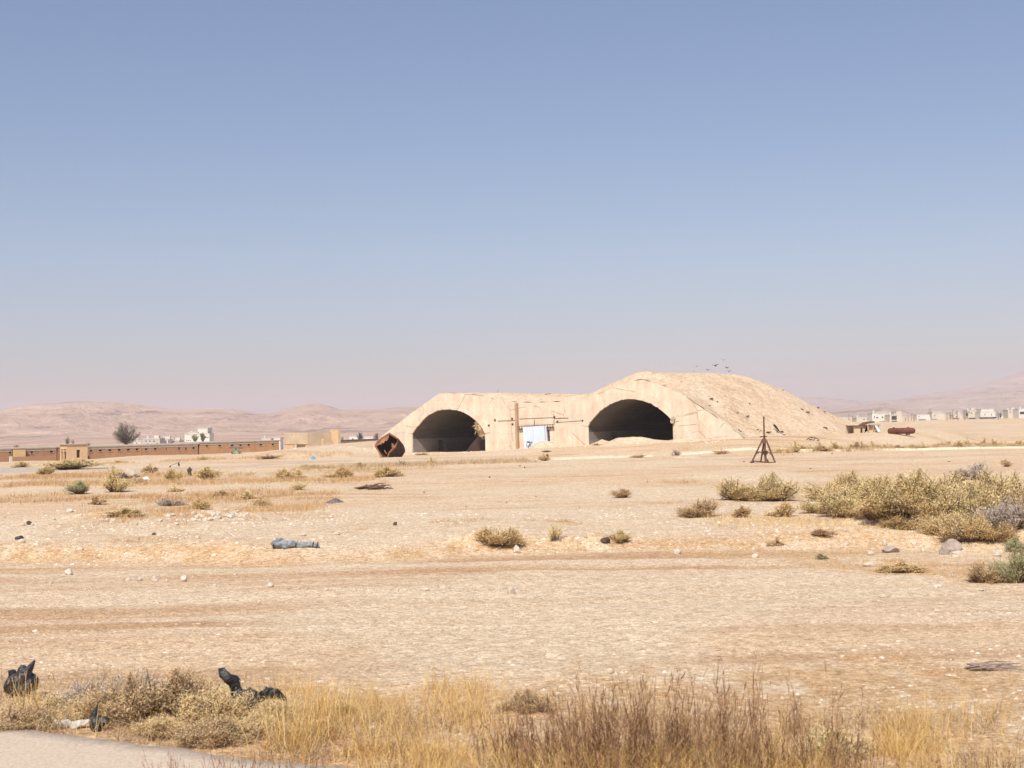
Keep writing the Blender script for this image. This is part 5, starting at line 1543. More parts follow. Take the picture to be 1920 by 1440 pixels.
stone(958, 1114, 22, 13, "single bright white stone in the middle of the dirt track")
stone(128, 1078, 17, 11, "pale stone alone at the left on the dirt track")
stone(290, 1090, 15, 11, "left of two paired pale stones on the dirt track")
stone(343, 1091, 16, 11, "right of two paired pale stones on the dirt track")
stone(507, 1101, 16, 8, "flat brownish stone left of centre on the dirt track")
for q_, (x, y, w, h) in enumerate(sorted(((240, 1089, 12, 5), (262, 1089, 11, 7), (312, 1090, 7, 5), (402, 1100, 8, 5), (612, 1107, 9, 5), (665, 1109, 9, 6), (690, 1105, 7, 5), (760, 1108, 9, 4), (798, 1108, 14, 6),
                   (842, 1109, 8, 4), (745, 1108, 8, 4), (560, 1105, 7, 4), (936, 1110, 10, 5), (426, 1123, 6, 4), (485, 1131, 6, 5), (95, 1094, 6, 4), (1055, 1120, 8, 4), (440, 1078, 7, 3), (1174, 1126, 7, 4)))):
    stone(x, y, w, h, "%s small pale stone from the left in the line along the dirt track" % ORD[q_], "small stones lined along the dirt track")
for i in range(46):
    x = 330 + 130 * random.random() ** 0.8 + random.uniform(-30, 10); y = 966 + random.uniform(-6, 9) + (450 - x) * 0.03
    s = random.uniform(6, 13)
    stone(x, y, s, s * 0.55, "pale limestone chunk in the low stone pile left of the rolled bundle", "stones of the low pale pile")
for q_, (x, y, w, h) in enumerate(sorted(((130, 961, 15, 8), (190, 977, 10, 5), (200, 978, 11, 6), (212, 978, 9, 6), (178, 974, 8, 4), (255, 985, 9, 5), (150, 968, 8, 4), (330, 985, 10, 5), (40, 985, 12, 4), (370, 1010, 12, 6), (40, 1018, 11, 8), (60, 985, 8, 4), (300, 978, 9, 5),
                   (630, 1003, 12, 6), (570, 1005, 10, 5), (100, 975, 8, 5)))):
    stone(x, y, w, h, "%s pale stone from the left strewn on the left-hand stony bank" % ORD[q_], "stones strewn on the left bank")
stone(968, 1037, 14, 14, "white stone at the foot of the gravel ledge below the tan bush")
stone(1788, 1033, 36, 20, "large grey brown boulder leaning on smaller rocks at right", meshes=BROCK, name="boulder", cat="boulder", rz=0.3)
stone(1772, 1040, 20, 15, "small grey rock propping the large boulder", meshes=BROCK, name="boulder", cat="boulder")
stone(1800, 1043, 34, 10, "flat pale slab lying under the large boulder", name="stone")
stone(1715, 1022, 11, 9, "white stone on the dirt heap left of the boulder")
stone(1732, 1034, 10, 6, "small grey white stone below the dirt heap", meshes=ROCKS)
stone(1875, 1037, 20, 7, "upper of two pale slabs right of the boulder")
stone(1872, 1043, 16, 7, "lower of two pale slabs right of the boulder")
stone(1672, 1036, 34, 10, "flat dark grey slab on the dirt left of the heap", meshes=BROCK, name="boulder", cat="boulder")
stone(1660, 1024, 11, 12, "upright white stone on the brown dirt bank")
stone(1633, 1041, 15, 8, "pale stone below the upright white stone on the dirt bank")
stone(1630, 1062, 22, 8, "pale flat stone at the foot of the dirt bank")
stone(1270, 1039, 13, 10, "white stone under the crumbling ledge right of centre")
stone(1417, 1045, 16, 7, "pale flat stone on the ledge foot right of centre")
stone(1587, 1023, 12, 6, "white stone on the pale gravel before the dirt bank")
stone(1746, 996, 8, 8, "small dark rock at the thicket edge above the dirt heap", meshes=CROCK)
stone(1135, 1018, 26, 13, "dark rock beside the small olive bush right of centre", meshes=CROCK)
for x, y, w, h, lb in ((1840, 1108, 12, 5, "small pale stone before the brown bush at right"), (1760, 1102, 18, 6, "grey stone on the track edge at the right"), (54, 984, 15, 10, "black lump on the stony bank at far left"),
                       (262, 970, 14, 8, "black lump beside the low pale stone pile"), (288, 1003, 12, 6, "dark brown lump below the low pale stone pile"), (741, 985, 12, 9, "black lump in the rust growth left of the tan bush"),
                       (150, 1033, 15, 6, "pair of brown clods on the left track edge"), (35, 1012, 22, 9, "dark clods at the far left bank")):
    stone(x, y, w, h, lb, meshes=CROCK if ("black" in lb or "dark" in lb) else ROCKS)
for q_, (x, y, w, h) in enumerate(sorted(((795, 924, 7, 5), (950, 943, 5, 4), (1005, 931, 6, 3), (918, 896, 6, 6), (984, 878, 4, 8), (975, 874, 6, 4), (1130, 930, 6, 3), (1086, 952, 6, 3), (874, 951, 5, 3), (504, 912, 5, 3), (1298, 892, 6, 3),
                   (1520, 879, 9, 3), (1780, 866, 9, 3), (1395, 866, 9, 3), (1560, 851, 9, 3)))):
    stone(x, y, w * 0.7, h * 0.6, "%s tiny dark clod from the left on the bare middle ground" % ORD[q_], "dark clods on the bare middle ground", meshes=CROCK, name="clod", cat="clod")

# concrete block scraps on the mound
for q_, (x, y, w, h) in enumerate(sorted(((1333, 748.5, 9, 2.5), (1345, 754, 3, 2.5), (1402, 781.5, 6, 2), (1504, 768.5, 5, 3), (1513.5, 774, 10, 2), (1534, 765, 4, 3.5), (1546, 772.5, 5, 1.6), (1467, 732.6, 6, 2), (1547, 802.5, 9, 1.8),
                     (1589, 808, 4, 2), (1383, 774, 4, 1.5), (1277, 717, 3, 2), (1288, 745.5, 3, 2), (1331, 761, 3, 1.5), (1405, 758, 4, 1.6)))):
    p = mound_hit(x, y); k = mpp(p[1])
    mb = MB(); mb.prism([(-0.5, -0.3), (0.45, -0.35), (0.5, 0.25), (-0.1, 0.4), (-0.45, 0.2)], -0.4, 0.4)
    o = mb.build("rubble_piece", M['branch']); o.location = p + np.array([0, 0, 0.05]); o.scale = (w * k, w * k * 0.7, h * k * 1.3); o.rotation_euler = (0.2, random.uniform(-0.3, 0.3), random.uniform(-0.5, 0.5))
    tag(o, "%s dark rubble piece from the left on the earth mound" % ORD[q_], "rubble", "rubble pieces on the mound")

def scrap(px, py, label, segs, mat='rust_dark', hit=None, name="scrap_metal"):
    """twisted scrap: bars given as photo pixel pairs with pixel thickness"""
    p = hit(px, py) if hit else G(px, py)
    D = p[1]; e = empty(name, p); tag(e, label, "scrap")
    for (x0, y0, x1, y1, th, dy) in segs:
        a = at(x0, y0, D); b = at(x1, y1, D)
        mb = MB(); mid = (a + b) / 2 - p; mid[1] += dy
        mb.tube([a - p, mid + np.array([0, 0, 0.04]), b - p], [th * mpp(D) * 0.5, th * mpp(D) * 0.62, th * mpp(D) * 0.4], 5)
        mb.build("bent_bar", M[mat], e)
    return e
scrap(1462, 812, "bent dark scrap sheet and bars on the mound foot right of tripod", [(1451, 796.5, 1460, 807, 4, 0.2), (1460, 807, 1455, 813, 1.4, 0), (1455, 813, 1466, 817, 1.4, 0.1), (1464, 809, 1469, 811, 3.0, 0), (1466, 817, 1473, 815, 1.5, 0.2), (1459, 806, 1464, 811, 1.6, 0.3)], hit=mound_hit)
scrap(1440, 811, "low tangle of dark scrap between the tripod mast and bent sheet", [(1436, 811.5, 1447, 810, 2.2, 0), (1438, 809, 1443, 813, 1.2, 0.1), (1431, 808, 1437, 812, 1.0, 0.2)], hit=mound_hit)
scrap(1421, 806, "thin curved scrap rods left of the tripod mast", [(1416, 808, 1423, 804.5, 1.4, 0), (1412, 815, 1419, 813, 1.2, 0.1), (1420, 812, 1429, 806, 0.9, 0)], hit=mound_hit)
scrap(1385, 812, "small dark scrap hook at the right foot of facade", [(1384, 805, 1389, 810, 1.2, 0), (1389, 810, 1391, 807, 1.0, 0)], hit=mound_hit)
scrap(1523, 826, "rusty wrecked frame lying at the mound's right foot", [(1511, 826, 1518, 820, 1.6, 0), (1518, 820, 1528, 820.5, 1.8, 0.2), (1528, 820.5, 1536, 825, 1.5, 0), (1515, 827, 1524, 823, 2.0, 0.1), (1524, 828, 1530, 821, 1.5, 0.2), (1530, 828, 1536, 825, 1.4, 0), (1517, 822, 1521, 828, 1.4, 0.3)], mat='rust_tri')
scrap(990, 858, "broken rusty chair frame left in front of blue doors", [(987.5, 829, 994, 829.5, 2.4, 0), (988, 831, 987.5, 838, 0.9, 0), (994, 830, 991, 839, 0.9, 0.1), (994, 830, 999, 828.5, 0.7, 0), (991, 836, 998, 829, 0.7, 0), (988, 838, 992, 839, 1.2, 0.2)], mat='rust_dark',
      hit=lambda a, b: np.array([*(fw(fp(990, 838)[0], -1.6)[:2]), H1(*(fw(fp(990, 838)[0], -1.6)[:2]))]))
scrap(1025, 862, "dark triangular scrap at the kerb below the blue doors", [(1020, 862, 1026, 852, 3.5, 0), (1026, 852, 1029.5, 861, 3.2, 0.2), (1021, 861, 1029, 861.5, 3.0, 0.1)], mat='branch')
scrap(1026, 848, "flat dark scrap on rubble at the door foot", [(1016, 846.5, 1034, 845.8, 2.0, 0), (1020, 847.6, 1030, 847.4, 1.6, 0.1)], mat='branch')

# twig and rebar silhouettes on the shelter roof
for i, (x, y, segs, lb) in enumerate(((933, 739, [(930.5, 740, 936, 728.5, 0.5, 0)], "single thin leaning wire on the shelter roof"),
                         (947, 740, [(934, 740, 950, 739.2, 1.6, 0), (950, 739.4, 963, 739.8, 2.0, 0), (940, 739, 945, 738, 1.2, 0.1)], "flat dark debris line on the shelter roof above the post"),
                         (1030, 740, [(1018, 742, 1028, 738.6, 1.2, 0), (1024, 739, 1034, 738, 1.0, 0.1), (1022, 738, 1027, 743, 1.1, 0), (1027, 741, 1034, 741.5, 1.2, 0.1), (1020, 741, 1027, 742, 1.0, 0.1)], "small heap of sticks on the shelter roof right of doors"))):
    scrap(x, y, lb, segs, mat='greywood', hit=lambda a, b: at(a, b, float(fw(fp(a, b, 5.0)[0], 5.0)[1])))

# straw caught at the top right corner of the left arch
def straw():
    r = np.random.default_rng(5)
    u0, z0 = fp(897, 797)
    n = 520
    t = r.uniform(0, 1, n)
    (ua, za), (ub, zb) = fp(893, 790.5), fp(907, 816)
    pos = np.stack([ua + (ub - ua) * t - r.uniform(0, 0.9, n) * np.sin(t * 3.1) + 0.1, r.uniform(-0.25, 0.5, n), za + (zb - za) * t + r.normal(0, 0.25, n)], -1)
    d = unit(r.normal(0, 1, (n, 3)) + np.array([-0.1, 0, -0.9]))
    L = r.uniform(0.25, 0.7, n)
    P = np.stack([pos, pos + d * (L * 0.5)[:, None], pos + d * L[:, None]], 1)
    v, f = ribbons(P, np.stack([0.03 + 0 * L, 0.03 + 0 * L, 0.008 + 0 * L], 1), unit(np.cross(d, r.normal(0, 1, (n, 3)))))
    e = empty("straw_nest", HP0, -TH); tag(e, "ragged clump of straw hanging in the left arch's upper right corner", "straw")
    tag(obj("straw", mesh_np("straw", v, f), M['g_straw'], e), kind="stuff")
    me = rock_mesh(77, 3, 0.9, 0.5); me.materials.append(M['l_brown']); o = obj("core", me, None, e); o.location = ((ua + ub) / 2 - 0.1, 0.15, (za + zb) / 2); o.scale = (0.5, 0.5, 1.6); o.rotation_euler = (0, -0.45, 0)
straw()

# ------------------------------------------------------------------ rubbish
def crumple(name, mat, parent, pts, rads, amp, seed, n=18, stretch=1.0):
    """crumpled plastic: a tube of uneven rings, wrinkled"""
    mb = MB(); mb.tube(pts, rads, n)
    o = mb.build(name, mat, parent, smooth=False)
    me = o.data
    bm = bmesh.new(); bm.from_mesh(me)
    bmesh.ops.subdivide_edges(bm, edges=bm.edges[:], cuts=2, use_grid_fill=True)
    for v in bm.verts:
        c = v.co
        nv = mnoise.noise_vector(c * 7 / stretch + Vector((seed, seed * 2, 0))) * amp
        rd = abs(mnoise.noise(c * 11 / stretch + Vector((0, seed, 3)))) * amp * 0.9
        v.co += nv + Vector((nv.y, nv.x, nv.z)).normalized() * rd * 0.6
    bm.to_mesh(me); bm.free()
    return o

def bags():
    def setup(px, py, name, label):
        p = G(px, py); e = empty(name, p); tag(e, label, "plastic bag")
        k = mpp(p[1])
        def P(x, y, dy=0.0):
            q = at(x, y, p[1]); return (q[0] - p[0], dy, q[2] - p[2])
        return e, k, P
    e, k, P = setup(40, 1308, "plastic_bag", "shiny black plastic bag with upright ear at the far left")
    crumple("bag_body", M['bag'], e, [P(38, 1306), P(40, 1296), P(44, 1282), P(48, 1266), P(52, 1252)], [10 * k, 20 * k, 22 * k, 16 * k, 8 * k], 0.075, 3)
    crumple("bag_lobe", M['bag'], e, [P(34, 1298), P(24, 1286), P(20, 1272), P(22, 1260)], [10 * k, 12 * k, 10 * k, 5 * k], 0.05, 5)
    crumple("bag_ear", M['bag'], e, [P(54, 1256), P(60, 1246), P(66, 1237)], [7 * k, 4.5 * k, 1.6 * k], 0.018, 7)
    e, k, P = setup(470, 1335, "plastic_bag", "torn black plastic sheet with raised flap in golden grass")
    crumple("bag_body", M['bag'], e, [P(444, 1320, 0), P(458, 1308, 0), P(480, 1306, 0.05), P(500, 1302, 0.1), P(522, 1302, 0.1), P(530, 1312, 0.1)], [16 * k, 16 * k, 11 * k, 13 * k, 9 * k, 3 * k], 0.09, 9)
    crumple("bag_neck", M['bag'], e, [P(452, 1318), P(447, 1302), P(441, 1286), P(434, 1274)], [13 * k, 11 * k, 9 * k, 8 * k], 0.05, 12)
    crumple("bag_flap", M['bag'], e, [P(440, 1280, 0), P(430, 1270, -0.02), P(418, 1262, -0.02), P(408, 1257, 0)], [9 * k, 10 * k, 9 * k, 3 * k], 0.045, 14)
    e, k, P = setup(182, 1370, "plastic_bag", "black plastic bag by the asphalt edge with white sheet beside it")
    crumple("bag_body", M['bag'], e, [P(170, 1362), P(178, 1358), P(190, 1354), P(204, 1354), P(210, 1356)], [10 * k, 16 * k, 13 * k, 8 * k, 3 * k], 0.06, 17)
    crumple("bag_ear", M['bag'], e, [P(174, 1348), P(176, 1338), P(181, 1326), P(186, 1314)], [6 * k, 5 * k, 2.5 * k, 1 * k], 0.02, 19)
    e, k, P = setup(140, 1366, "plastic_sheet", "dirty white plastic sheet lying at the asphalt edge")
    crumple("sheet_fold", M['bag_white'], e, [P(96, 1360), P(108, 1358), P(122, 1358), P(136, 1360), P(150, 1356), P(164, 1346)], [1.5 * k, 4 * k, 4.5 * k, 4 * k, 6.5 * k, 4 * k], 0.075, 23)
    e, k, P = setup(1170, 1425, "litter_wrapper", "white and blue wrapper caught low in the dark weeds")
    e["category"] = "litter"
    crumple("wrapper", M['bag_white'], e, [P(1169, 1424, -0.2), P(1172, 1410, -0.25), P(1175, 1398, -0.25)], [4 * k, 6.5 * k, 4 * k], 0.03, 27)
    crumple("wrapper_print", M['litter_blue'], e, [P(1169, 1409, -0.3), P(1174, 1403, -0.3)], [3.5 * k, 4 * k], 0.015, 29)
bags()

def bundle():
    p = G(552, 1027); e = empty("rolled_bundle", p); tag(e, "rolled grey-blue tarpaulin bundle tied with straps on the track edge", "bundle")
    k = mpp(p[1])
    def P(x, y, dy=0.0):
        q = at(x, y, p[1]); return (q[0] - p[0], dy, q[2] - p[2])
    roll = crumple("roll", M['tarp'], e, [P(508, 1022), P(514, 1021), P(524, 1020.5), P(538, 1020.5), P(552, 1021.5), P(566, 1022), P(580, 1022), P(592, 1021.5), P(597, 1021)], [2 * k, 5.5 * k, 6.5 * k, 6.5 * k, 5.0 * k, 4.8 * k, 4.2 * k, 5 * k, 4.0 * k], 0.065, 33)
    crumple("loose_end", M['tarp'], e, [P(519, 1017, 0.05), P(521, 1013, 0.05), P(526, 1011, 0.05), P(533, 1016, 0.05)], [4 * k, 4.5 * k, 4 * k, 3 * k], 0.05, 35)
    for x in (514, 535, 555, 567, 587, 595):
        mb = MB(); a = P(x - 0.6, 1021); b = P(x + 0.8, 1021.3); mb.tube([a, b], (6.6 if x < 550 else 5.4) * k, 14, cap=False); o = mb.build("strap", M['tarp_dark'], roll); o.modifiers.new("s", 'SOLIDIFY').thickness = 0.01
bundle()

def rubbish_heap():
    p = G(255, 900); e = empty("rubbish_heap", p); tag(e, "collapsed grey sheeting rubbish heap with a dark propped board", "rubbish")
    def P(x, y, dy=0.0):
        q = at(x, y, p[1]); return (q[0] - p[0], dy, q[2] - p[2])
    k = mpp(p[1])
    crumple("sheeting", M['ash'] if False else M['slab'], e, [P(236, 893, 0.3), P(242, 889, 0.2), P(250, 891, 0.1), P(260, 894, 0.1)], [6 * k, 9 * k, 6 * k, 2 * k], 0.22, 41, stretch=3)
    mb = MB(); mb.add([P(226, 895, -0.3), P(233, 886, 0), P(237, 892, -0.1), P(231, 896.5, -0.4)], [(0, 1, 2, 3)]); o = mb.build("board", M['charcoal'], e); o.modifiers.new("s", 'SOLIDIFY').thickness = 0.06
    mb = MB(); mb.bar(P(236, 896, -0.3), P(240, 892, -0.2), 0.18, 0.3); mb.build("plank", M['charcoal'], e)
    mb = MB(); mb.bar(P(254, 894.5, 0), P(262, 892.5, 0), 0.12, 0.1); mb.build("plank", M['charcoal'], e)
    p = G(274, 902); e = empty("plastic_sheet", p); tag(e, "bright white plastic litter with blue print near the rubbish heap", "plastic sheet")
    def P2(x, y, dy=0.0):
        q = at(x, y, p[1]); return (q[0] - p[0], dy, q[2] - p[2])
    mt = simple("clean_white_polythene", (0.82, 0.82, 0.84), (0.74, 0.74, 0.78), 3, 0.4)
    crumple("sheet_fold", mt, e, [P2(266, 901), P2(271, 899.5), P2(277, 899), P2(282, 900.5)], [1.5 * k, 3.2 * k, 3 * k, 1 * k], 0.12, 43, stretch=2)
    crumple("blue_print", M['litter_blue'], e, [P2(274.5, 900, -0.35), P2(277, 899.4, -0.35)], [1.2 * k, 1.0 * k], 0.03, 44)
    p = G(330, 877); e = empty("broken_panel", p); tag(e, "broken tilted panel on short supports beside the pale lane", "panel")
    def P3(x, y, dy=0.0):
        q = at(x, y, p[1]); return (q[0] - p[0], dy, q[2] - p[2])
    mb = MB(); mb.add([P3(319, 873), P3(330, 868.5), P3(335, 866, 0.6), P3(323, 870, 0.8)], [(0, 1, 2, 3)]); o = mb.build("panel", M['tarp'], e); o.modifiers.new("s", 'SOLIDIFY').thickness = 0.06
    for x0, y0, x1, y1 in ((319.5, 873, 318.6, 876.5), (334.5, 867, 336, 874), (334, 871, 337, 872)):
        mb = MB(); mb.bar(P3(x0, y0), P3(x1, y1), 0.12); mb.build("support", M['tarp_dark'], e)
    p = G(355, 892); e = empty("scorched_stump", p); tag(e, "dark scorched stump between two rounded olive bushes", "stump")
    mb = MB(); mb.tube([(0, 0, -0.1), (0.05, 0, 0.25), (-0.02, 0, 0.5), (0.08, 0, 0.75)], [0.22, 0.16, 0.2, 0.05], 7); mb.build("stump_body", M['charcoal'], e)
    mb = MB(); mb.tube([(0.1, 0, 0.45), (0.25, 0, 0.6)], [0.1, 0.04], 6); mb.build("knot", M['charcoal'], e)
    for x, y, lb, m_ in ((587, 861, "small blue rag at the berm foot below concrete block", 'litter_blue'), (1686.5, 0, "", None)):
        if not m_: continue
        p = G(x, y); e = empty("rag", p); tag(e, lb, "rag")
        crumple("cloth", M['litter_blue'], e, [(-0.25, 0, 0.05), (0, 0, 0.2), (0.3, 0, 0.08)], [0.1, 0.2, 0.08], 0.12, 47, stretch=2)
rubbish_heap()

def dead_branches():
    p = G(702, 918); e = empty("branch_pile", p); tag(e, "heap of dark dead branches lying on pale ground", "branches")
    k = mpp(p[1]); r = random.Random(4)
    for i in range(46):
        x0 = r.gauss(705, 13); y0 = r.uniform(911, 918.5); dx = r.uniform(-26, 26); dy = -dx * 0.02 + r.uniform(-4, 3)
        a = at(x0, y0, p[1]) - p; b = at(min(max(x0 + dx, 660), 748), max(y0 + dy, 907), p[1]) - p
        a[1] = r.uniform(-0.5, 0.6); b[1] = r.uniform(-0.6, 0.8); a[2] = max(a[2], 0.02); b[2] = max(b[2], 0.02)
        mid = (a + b) / 2 + np.array([0, 0, r.uniform(0.0, 0.12)])
        mb = MB(); mb.tube([a, mid, b], [r.uniform(0.02, 0.06), r.uniform(0.02, 0.05), 0.01], 5); mb.build("branch", M['branch'], e)
    for i in range(5):
        a = at(664 + i * 2, 915 + i * 0.5, p[1]) - p; b = at(700 + i * 4, 911 + i, p[1]) - p; b[1] = 0.3 * i - 0.5
        mb = MB(); mb.tube([a, (a + b) / 2 + np.array([0, 0, 0.03]), b], [0.03, 0.05, 0.05], 5); mb.build("branch", M['branch'], e)
    # bundled twigs, right foreground
    p = G(1820, 1257); e = empty("twig_bundle", p); tag(e, "splayed bundle of grey twigs on bare ground at lower right", "twigs")
    for i in range(16):
        a = at(1811 + r.uniform(0, 14), 1249 + r.uniform(0, 8), p[1]) - p; b = at(1850 + r.uniform(0, 75), 1262 + r.uniform(-6, 10), p[1]) - p
        a[2] = r.uniform(0.01, 0.10); b[2] = r.uniform(0.01, 0.06); a[1] = r.uniform(-0.12, 0.15); b[1] = r.uniform(-0.35, 0.25)
        mb = MB(); mb.tube([a, (a + b) / 2 + np.array([0, 0, r.uniform(0, 0.03)]), b], [0.014, 0.01, 0.004], 5); mb.build("twig", M['greywood'], e)
    for i in range(5):
        a = at(1848 + r.uniform(0, 10), 1256, p[1]) - p; b = at(1900 + r.uniform(0, 20), 1250 + r.uniform(0, 8), p[1]) - p
        a[2] = 0.02; b[2] = 0.03; a[1] = 0.4; b[1] = 0.5; m_ = (a + b) / 2; m_[2] = 0.05; m_[1] = 0.5
        mb = MB(); mb.tube([a, m_, b], [0.008, 0.006, 0.003], 5); mb.build("twig", M['greywood'], e)
dead_branches()

# ash heaps and sand heaps: real lumps with their own soil
def heap(px, py, wpx, hpx, depth, mat, name, label, cat, seed, D=None, zoff=0.0, hit=None):
    p = hit if hit is not None else G(px, py)
    k = mpp(p[1]); rx = wpx * k / 2; hh = hpx * k
    n = 46
    g = np.linspace(-1.15, 1.15, n); X, Y = np.meshgrid(g, g)
    R = np.sqrt(X ** 2 + Y ** 2) + 0.45 * (fbm(X * 2 + seed, Y * 2, seed, 3) - 0.5)
    Z = hh * (1 - sstep(0.0, 1.0, R)) * (0.8 + 0.5 * (fbm(X * 3, Y * 3 + seed, seed + 3, 4) - 0.3))
    wx = p[0] + X * rx; wy = p[1] + Y * depth
    Z = Z + hfun(wx, wy) - 0.04 - 0.25 * sstep(0.95, 1.15, R)
    V = np.stack([wx - p[0], wy - p[1], Z - p[2]], -1).reshape(-1, 3)
    idx = np.arange(n * n).reshape(n, n)
    f = np.stack([idx[:-1, :-1], idx[:-1, 1:], idx[1:, 1:], idx[1:, :-1]], -1).reshape(-1, 4)
    o = obj(name, mesh_np(name, V, f), mat, None, True); o.location = Vector(p); tag(o, label, cat)
heap(628, 942, 44, 10, 1.6, M['ash'], "ash_heap", "low dark grey ash heap left of centre", "heap", 3)
heap(890, 896, 60, 4, 1.5, M['slab'], "ash_heap", "thin grey ash smear behind the bare middle ground", "heap", 4)
def fh(px, w):
    u = fp(px, 835)[0]; q = fw(u, w); return np.array([q[0], q[1], H1(q[0], q[1])])
heap(1200, 830, 165, 15, 4.5, M['mound'], "sand_heap", "long low sand heap across the right arch mouth", "heap", 7, hit=fh(1205, -3.2))
heap(1155, 830, 62, 11, 3.2, M['mound'], "sand_heap", "rounded sand heap at the left of right arch mouth", "heap", 8, hit=fh(1158, -3.4))
heap(1300, 830, 120, 9, 3.6, M['mound'], "sand_heap", "low sand heap against the facade right of right arch", "heap", 10, hit=fh(1310, -3.2))
heap(1035, 840, 74, 13, 3.2, M['mound'], "sand_heap", "sand heap banked against the blue doors", "heap", 9, hit=fh(1042, -2.2))
heap(495, 846, 44, 10, 5.0, M['mound'], "sand_heap", "pointed sand heap before the orange brick range", "heap", 11)
heap(1290, 858, 75, 5, 2.0, M['mound'], "sand_heap", "low sand hump lying over the kerb left of the tripod", "heap", 12)

# ================================================================== GRAVEL
def pebbles(n, dlo, dhi, amin, amax, smin, smax, mat, label, seed, dens=None, on_mound=False):
    r = np.random.default_rng(seed)
    a = r.uniform(amin, amax, n); D = np.exp(r.uniform(math.log(dlo), math.log(dhi), n))
    x = a * D; y = D
    if dens is not None:
        keep = r.uniform(0, 1, n) < dens(x, y); x, y, D = x[keep], y[keep], D[keep]
    n = len(x); z = hfun(x, y)
    s = (smin + (smax - smin) * r.uniform(0, 1, n) ** 5) * (0.35 + 0.65 * np.clip(D / 45, 0.4, 1.6))
    return pebble_obj(x, y, z, s, mat, label, r)

OCT = np.array([[1, 0, 0], [0, 1, 0], [-1, 0, 0], [0, -1, 0], [0, 0, 1], [0.5, 0.5, 0.55], [-0.5, 0.5, 0.6], [-0.4, -0.55, 0.55], [0.55, -0.45, 0.6]], float)
OCF = np.array([[0, 1, 5], [1, 2, 6], [2, 3, 7], [3, 0, 8], [5, 1, 6], [6, 2, 7], [7, 3, 8], [8, 0, 5], [4, 5, 6], [4, 6, 7], [4, 7, 8], [4, 8, 5]])
def pebble_obj(x, y, z, s, mat, label, r, name="gravel"):
    n = len(x)
    V = np.repeat(OCT[None], n, 0)
    V = V * r.uniform(0.65, 1.25, (n, len(OCT), 1))
    th = r.uniform(0, 6.28, n); c, sn = np.cos(th), np.sin(th)
    V[:, :, 0] *= r.uniform(0.7, 1.3, n)[:, None]; V[:, :, 2] *= r.uniform(0.3, 0.7, n)[:, None]
    X = V[:, :, 0] * c[:, None] - V[:, :, 1] * sn[:, None]; Y = V[:, :, 0] * sn[:, None] + V[:, :, 1] * c[:, None]
    V[:, :, 0] = X; V[:, :, 1] = Y
    V = V * s[:, None, None] * 0.5
    V[:, :, 0] += x[:, None]; V[:, :, 1] += y[:, None]; V[:, :, 2] += (z - 0.15 * s)[:, None]
    Fc = OCF[None] + (np.arange(n) * len(OCT))[:, None, None]
    o = obj(name, mesh_np(name, V.reshape(-1, 3), Fc.reshape(-1, 3)), M[mat])
    tag(o, label, "gravel", kind="stuff"); return o
noroad = lambda x, y: np.where((y + 0.16 * (x + 6.4) < 18.6) & (x < -0.3), 0.0, 1.0)
pebbles(60000, 15.5, 120, -0.42, 0.42, 0.020, 0.13, 'pebble', "loose sandy gravel scattered over the plain", 61,
        lambda x, y: noroad(x, y) * (1 - 0.78 * dirt_mask(x, y)) * (0.35 + 0.65 * pale_mask(x, y)))
pebbles(17000, 18, 29, -0.42, 0.42, 0.03, 0.25, 'pebble_grey', "whitish broken stones along the near track verge", 62,
        lambda x, y: noroad(x, y) * np.clip(fbm(x * 0.5, y * 0.9, 63, 3) * 3 - 1.25, 0.02, 1))
pebbles(26000, 42.2, 66, -0.42, 0.42, 0.04, 0.23, 'pebble_grey', "coarse gravel on the bulldozed ledge", 64, lambda x, y: np.clip(fbm(x * 0.25, y * 0.25, 65, 3) * 2.6 - 0.7, 0.05, 1))
pebbles(8000, 50, 72, -0.42, -0.12, 0.05, 0.27, 'pebble_grey', "stone litter on the left-hand bank", 66, lambda x, y: np.clip(fbm(x * 0.3, y * 0.3, 67, 3) * 3 - 1.0, 0.03, 1))
pebbles(52000, 22, 46, -0.42, 0.42, 0.014, 0.06, 'pebble', "fine pebbles over the near dirt track", 72, lambda x, y: 0.35 + 0.65 * (fbm(x * 0.2, y * 0.9, 73, 3) > 0.48))
def mound_gravel():
    r = np.random.default_rng(68); n = 15000
    u = r.uniform(PM[0, 0] + 1, PM[-1, 0] - 0.5, n); w = r.uniform(0.8, 56, n)
    z = mound_z(u, w) + sstep(0.4, 3.0, w) * (MN(u, w))
    P = HP0[None] + HT[None] * u[:, None] + HA[None] * w[:, None]
    keep = z > base_h(P[:, 0], P[:, 1]) - 0.2
    s = 0.07 + 0.32 * r.uniform(0, 1, n) ** 6
    pebble_obj(P[keep, 0], P[keep, 1], z[keep], s[keep], 'pebble', "gravel and stones over the earth mound", r)
mound_gravel()
def rubble_foot():
    """bits of broken concrete along the facade foot and the berm left of it"""
    r = np.random.default_rng(69); n = 2600
    x = r.uniform(560, 1400, n); k = r.uniform(0, 1, n)
    pts = np.array([fp(q, 845)[0] for q in x]); w = -0.6 - 7.5 * k ** 1.5
    P = HP0[None] + HT[None] * pts[:, None] + HA[None] * w[:, None]
    z = hfun(P[:, 0], P[:, 1]); s = 0.08 + 0.5 * r.uniform(0, 1, n) ** 6
    pebble_obj(P[:, 0], P[:, 1], z, s, 'pebble_grey', "broken concrete crumbs along the foot of the facade", r)
rubble_foot()
pebbles(12000, 120, 250, -0.42, 0.42, 0.05, 0.24, 'pebble', "distant stones on the flat before the shelter", 70)

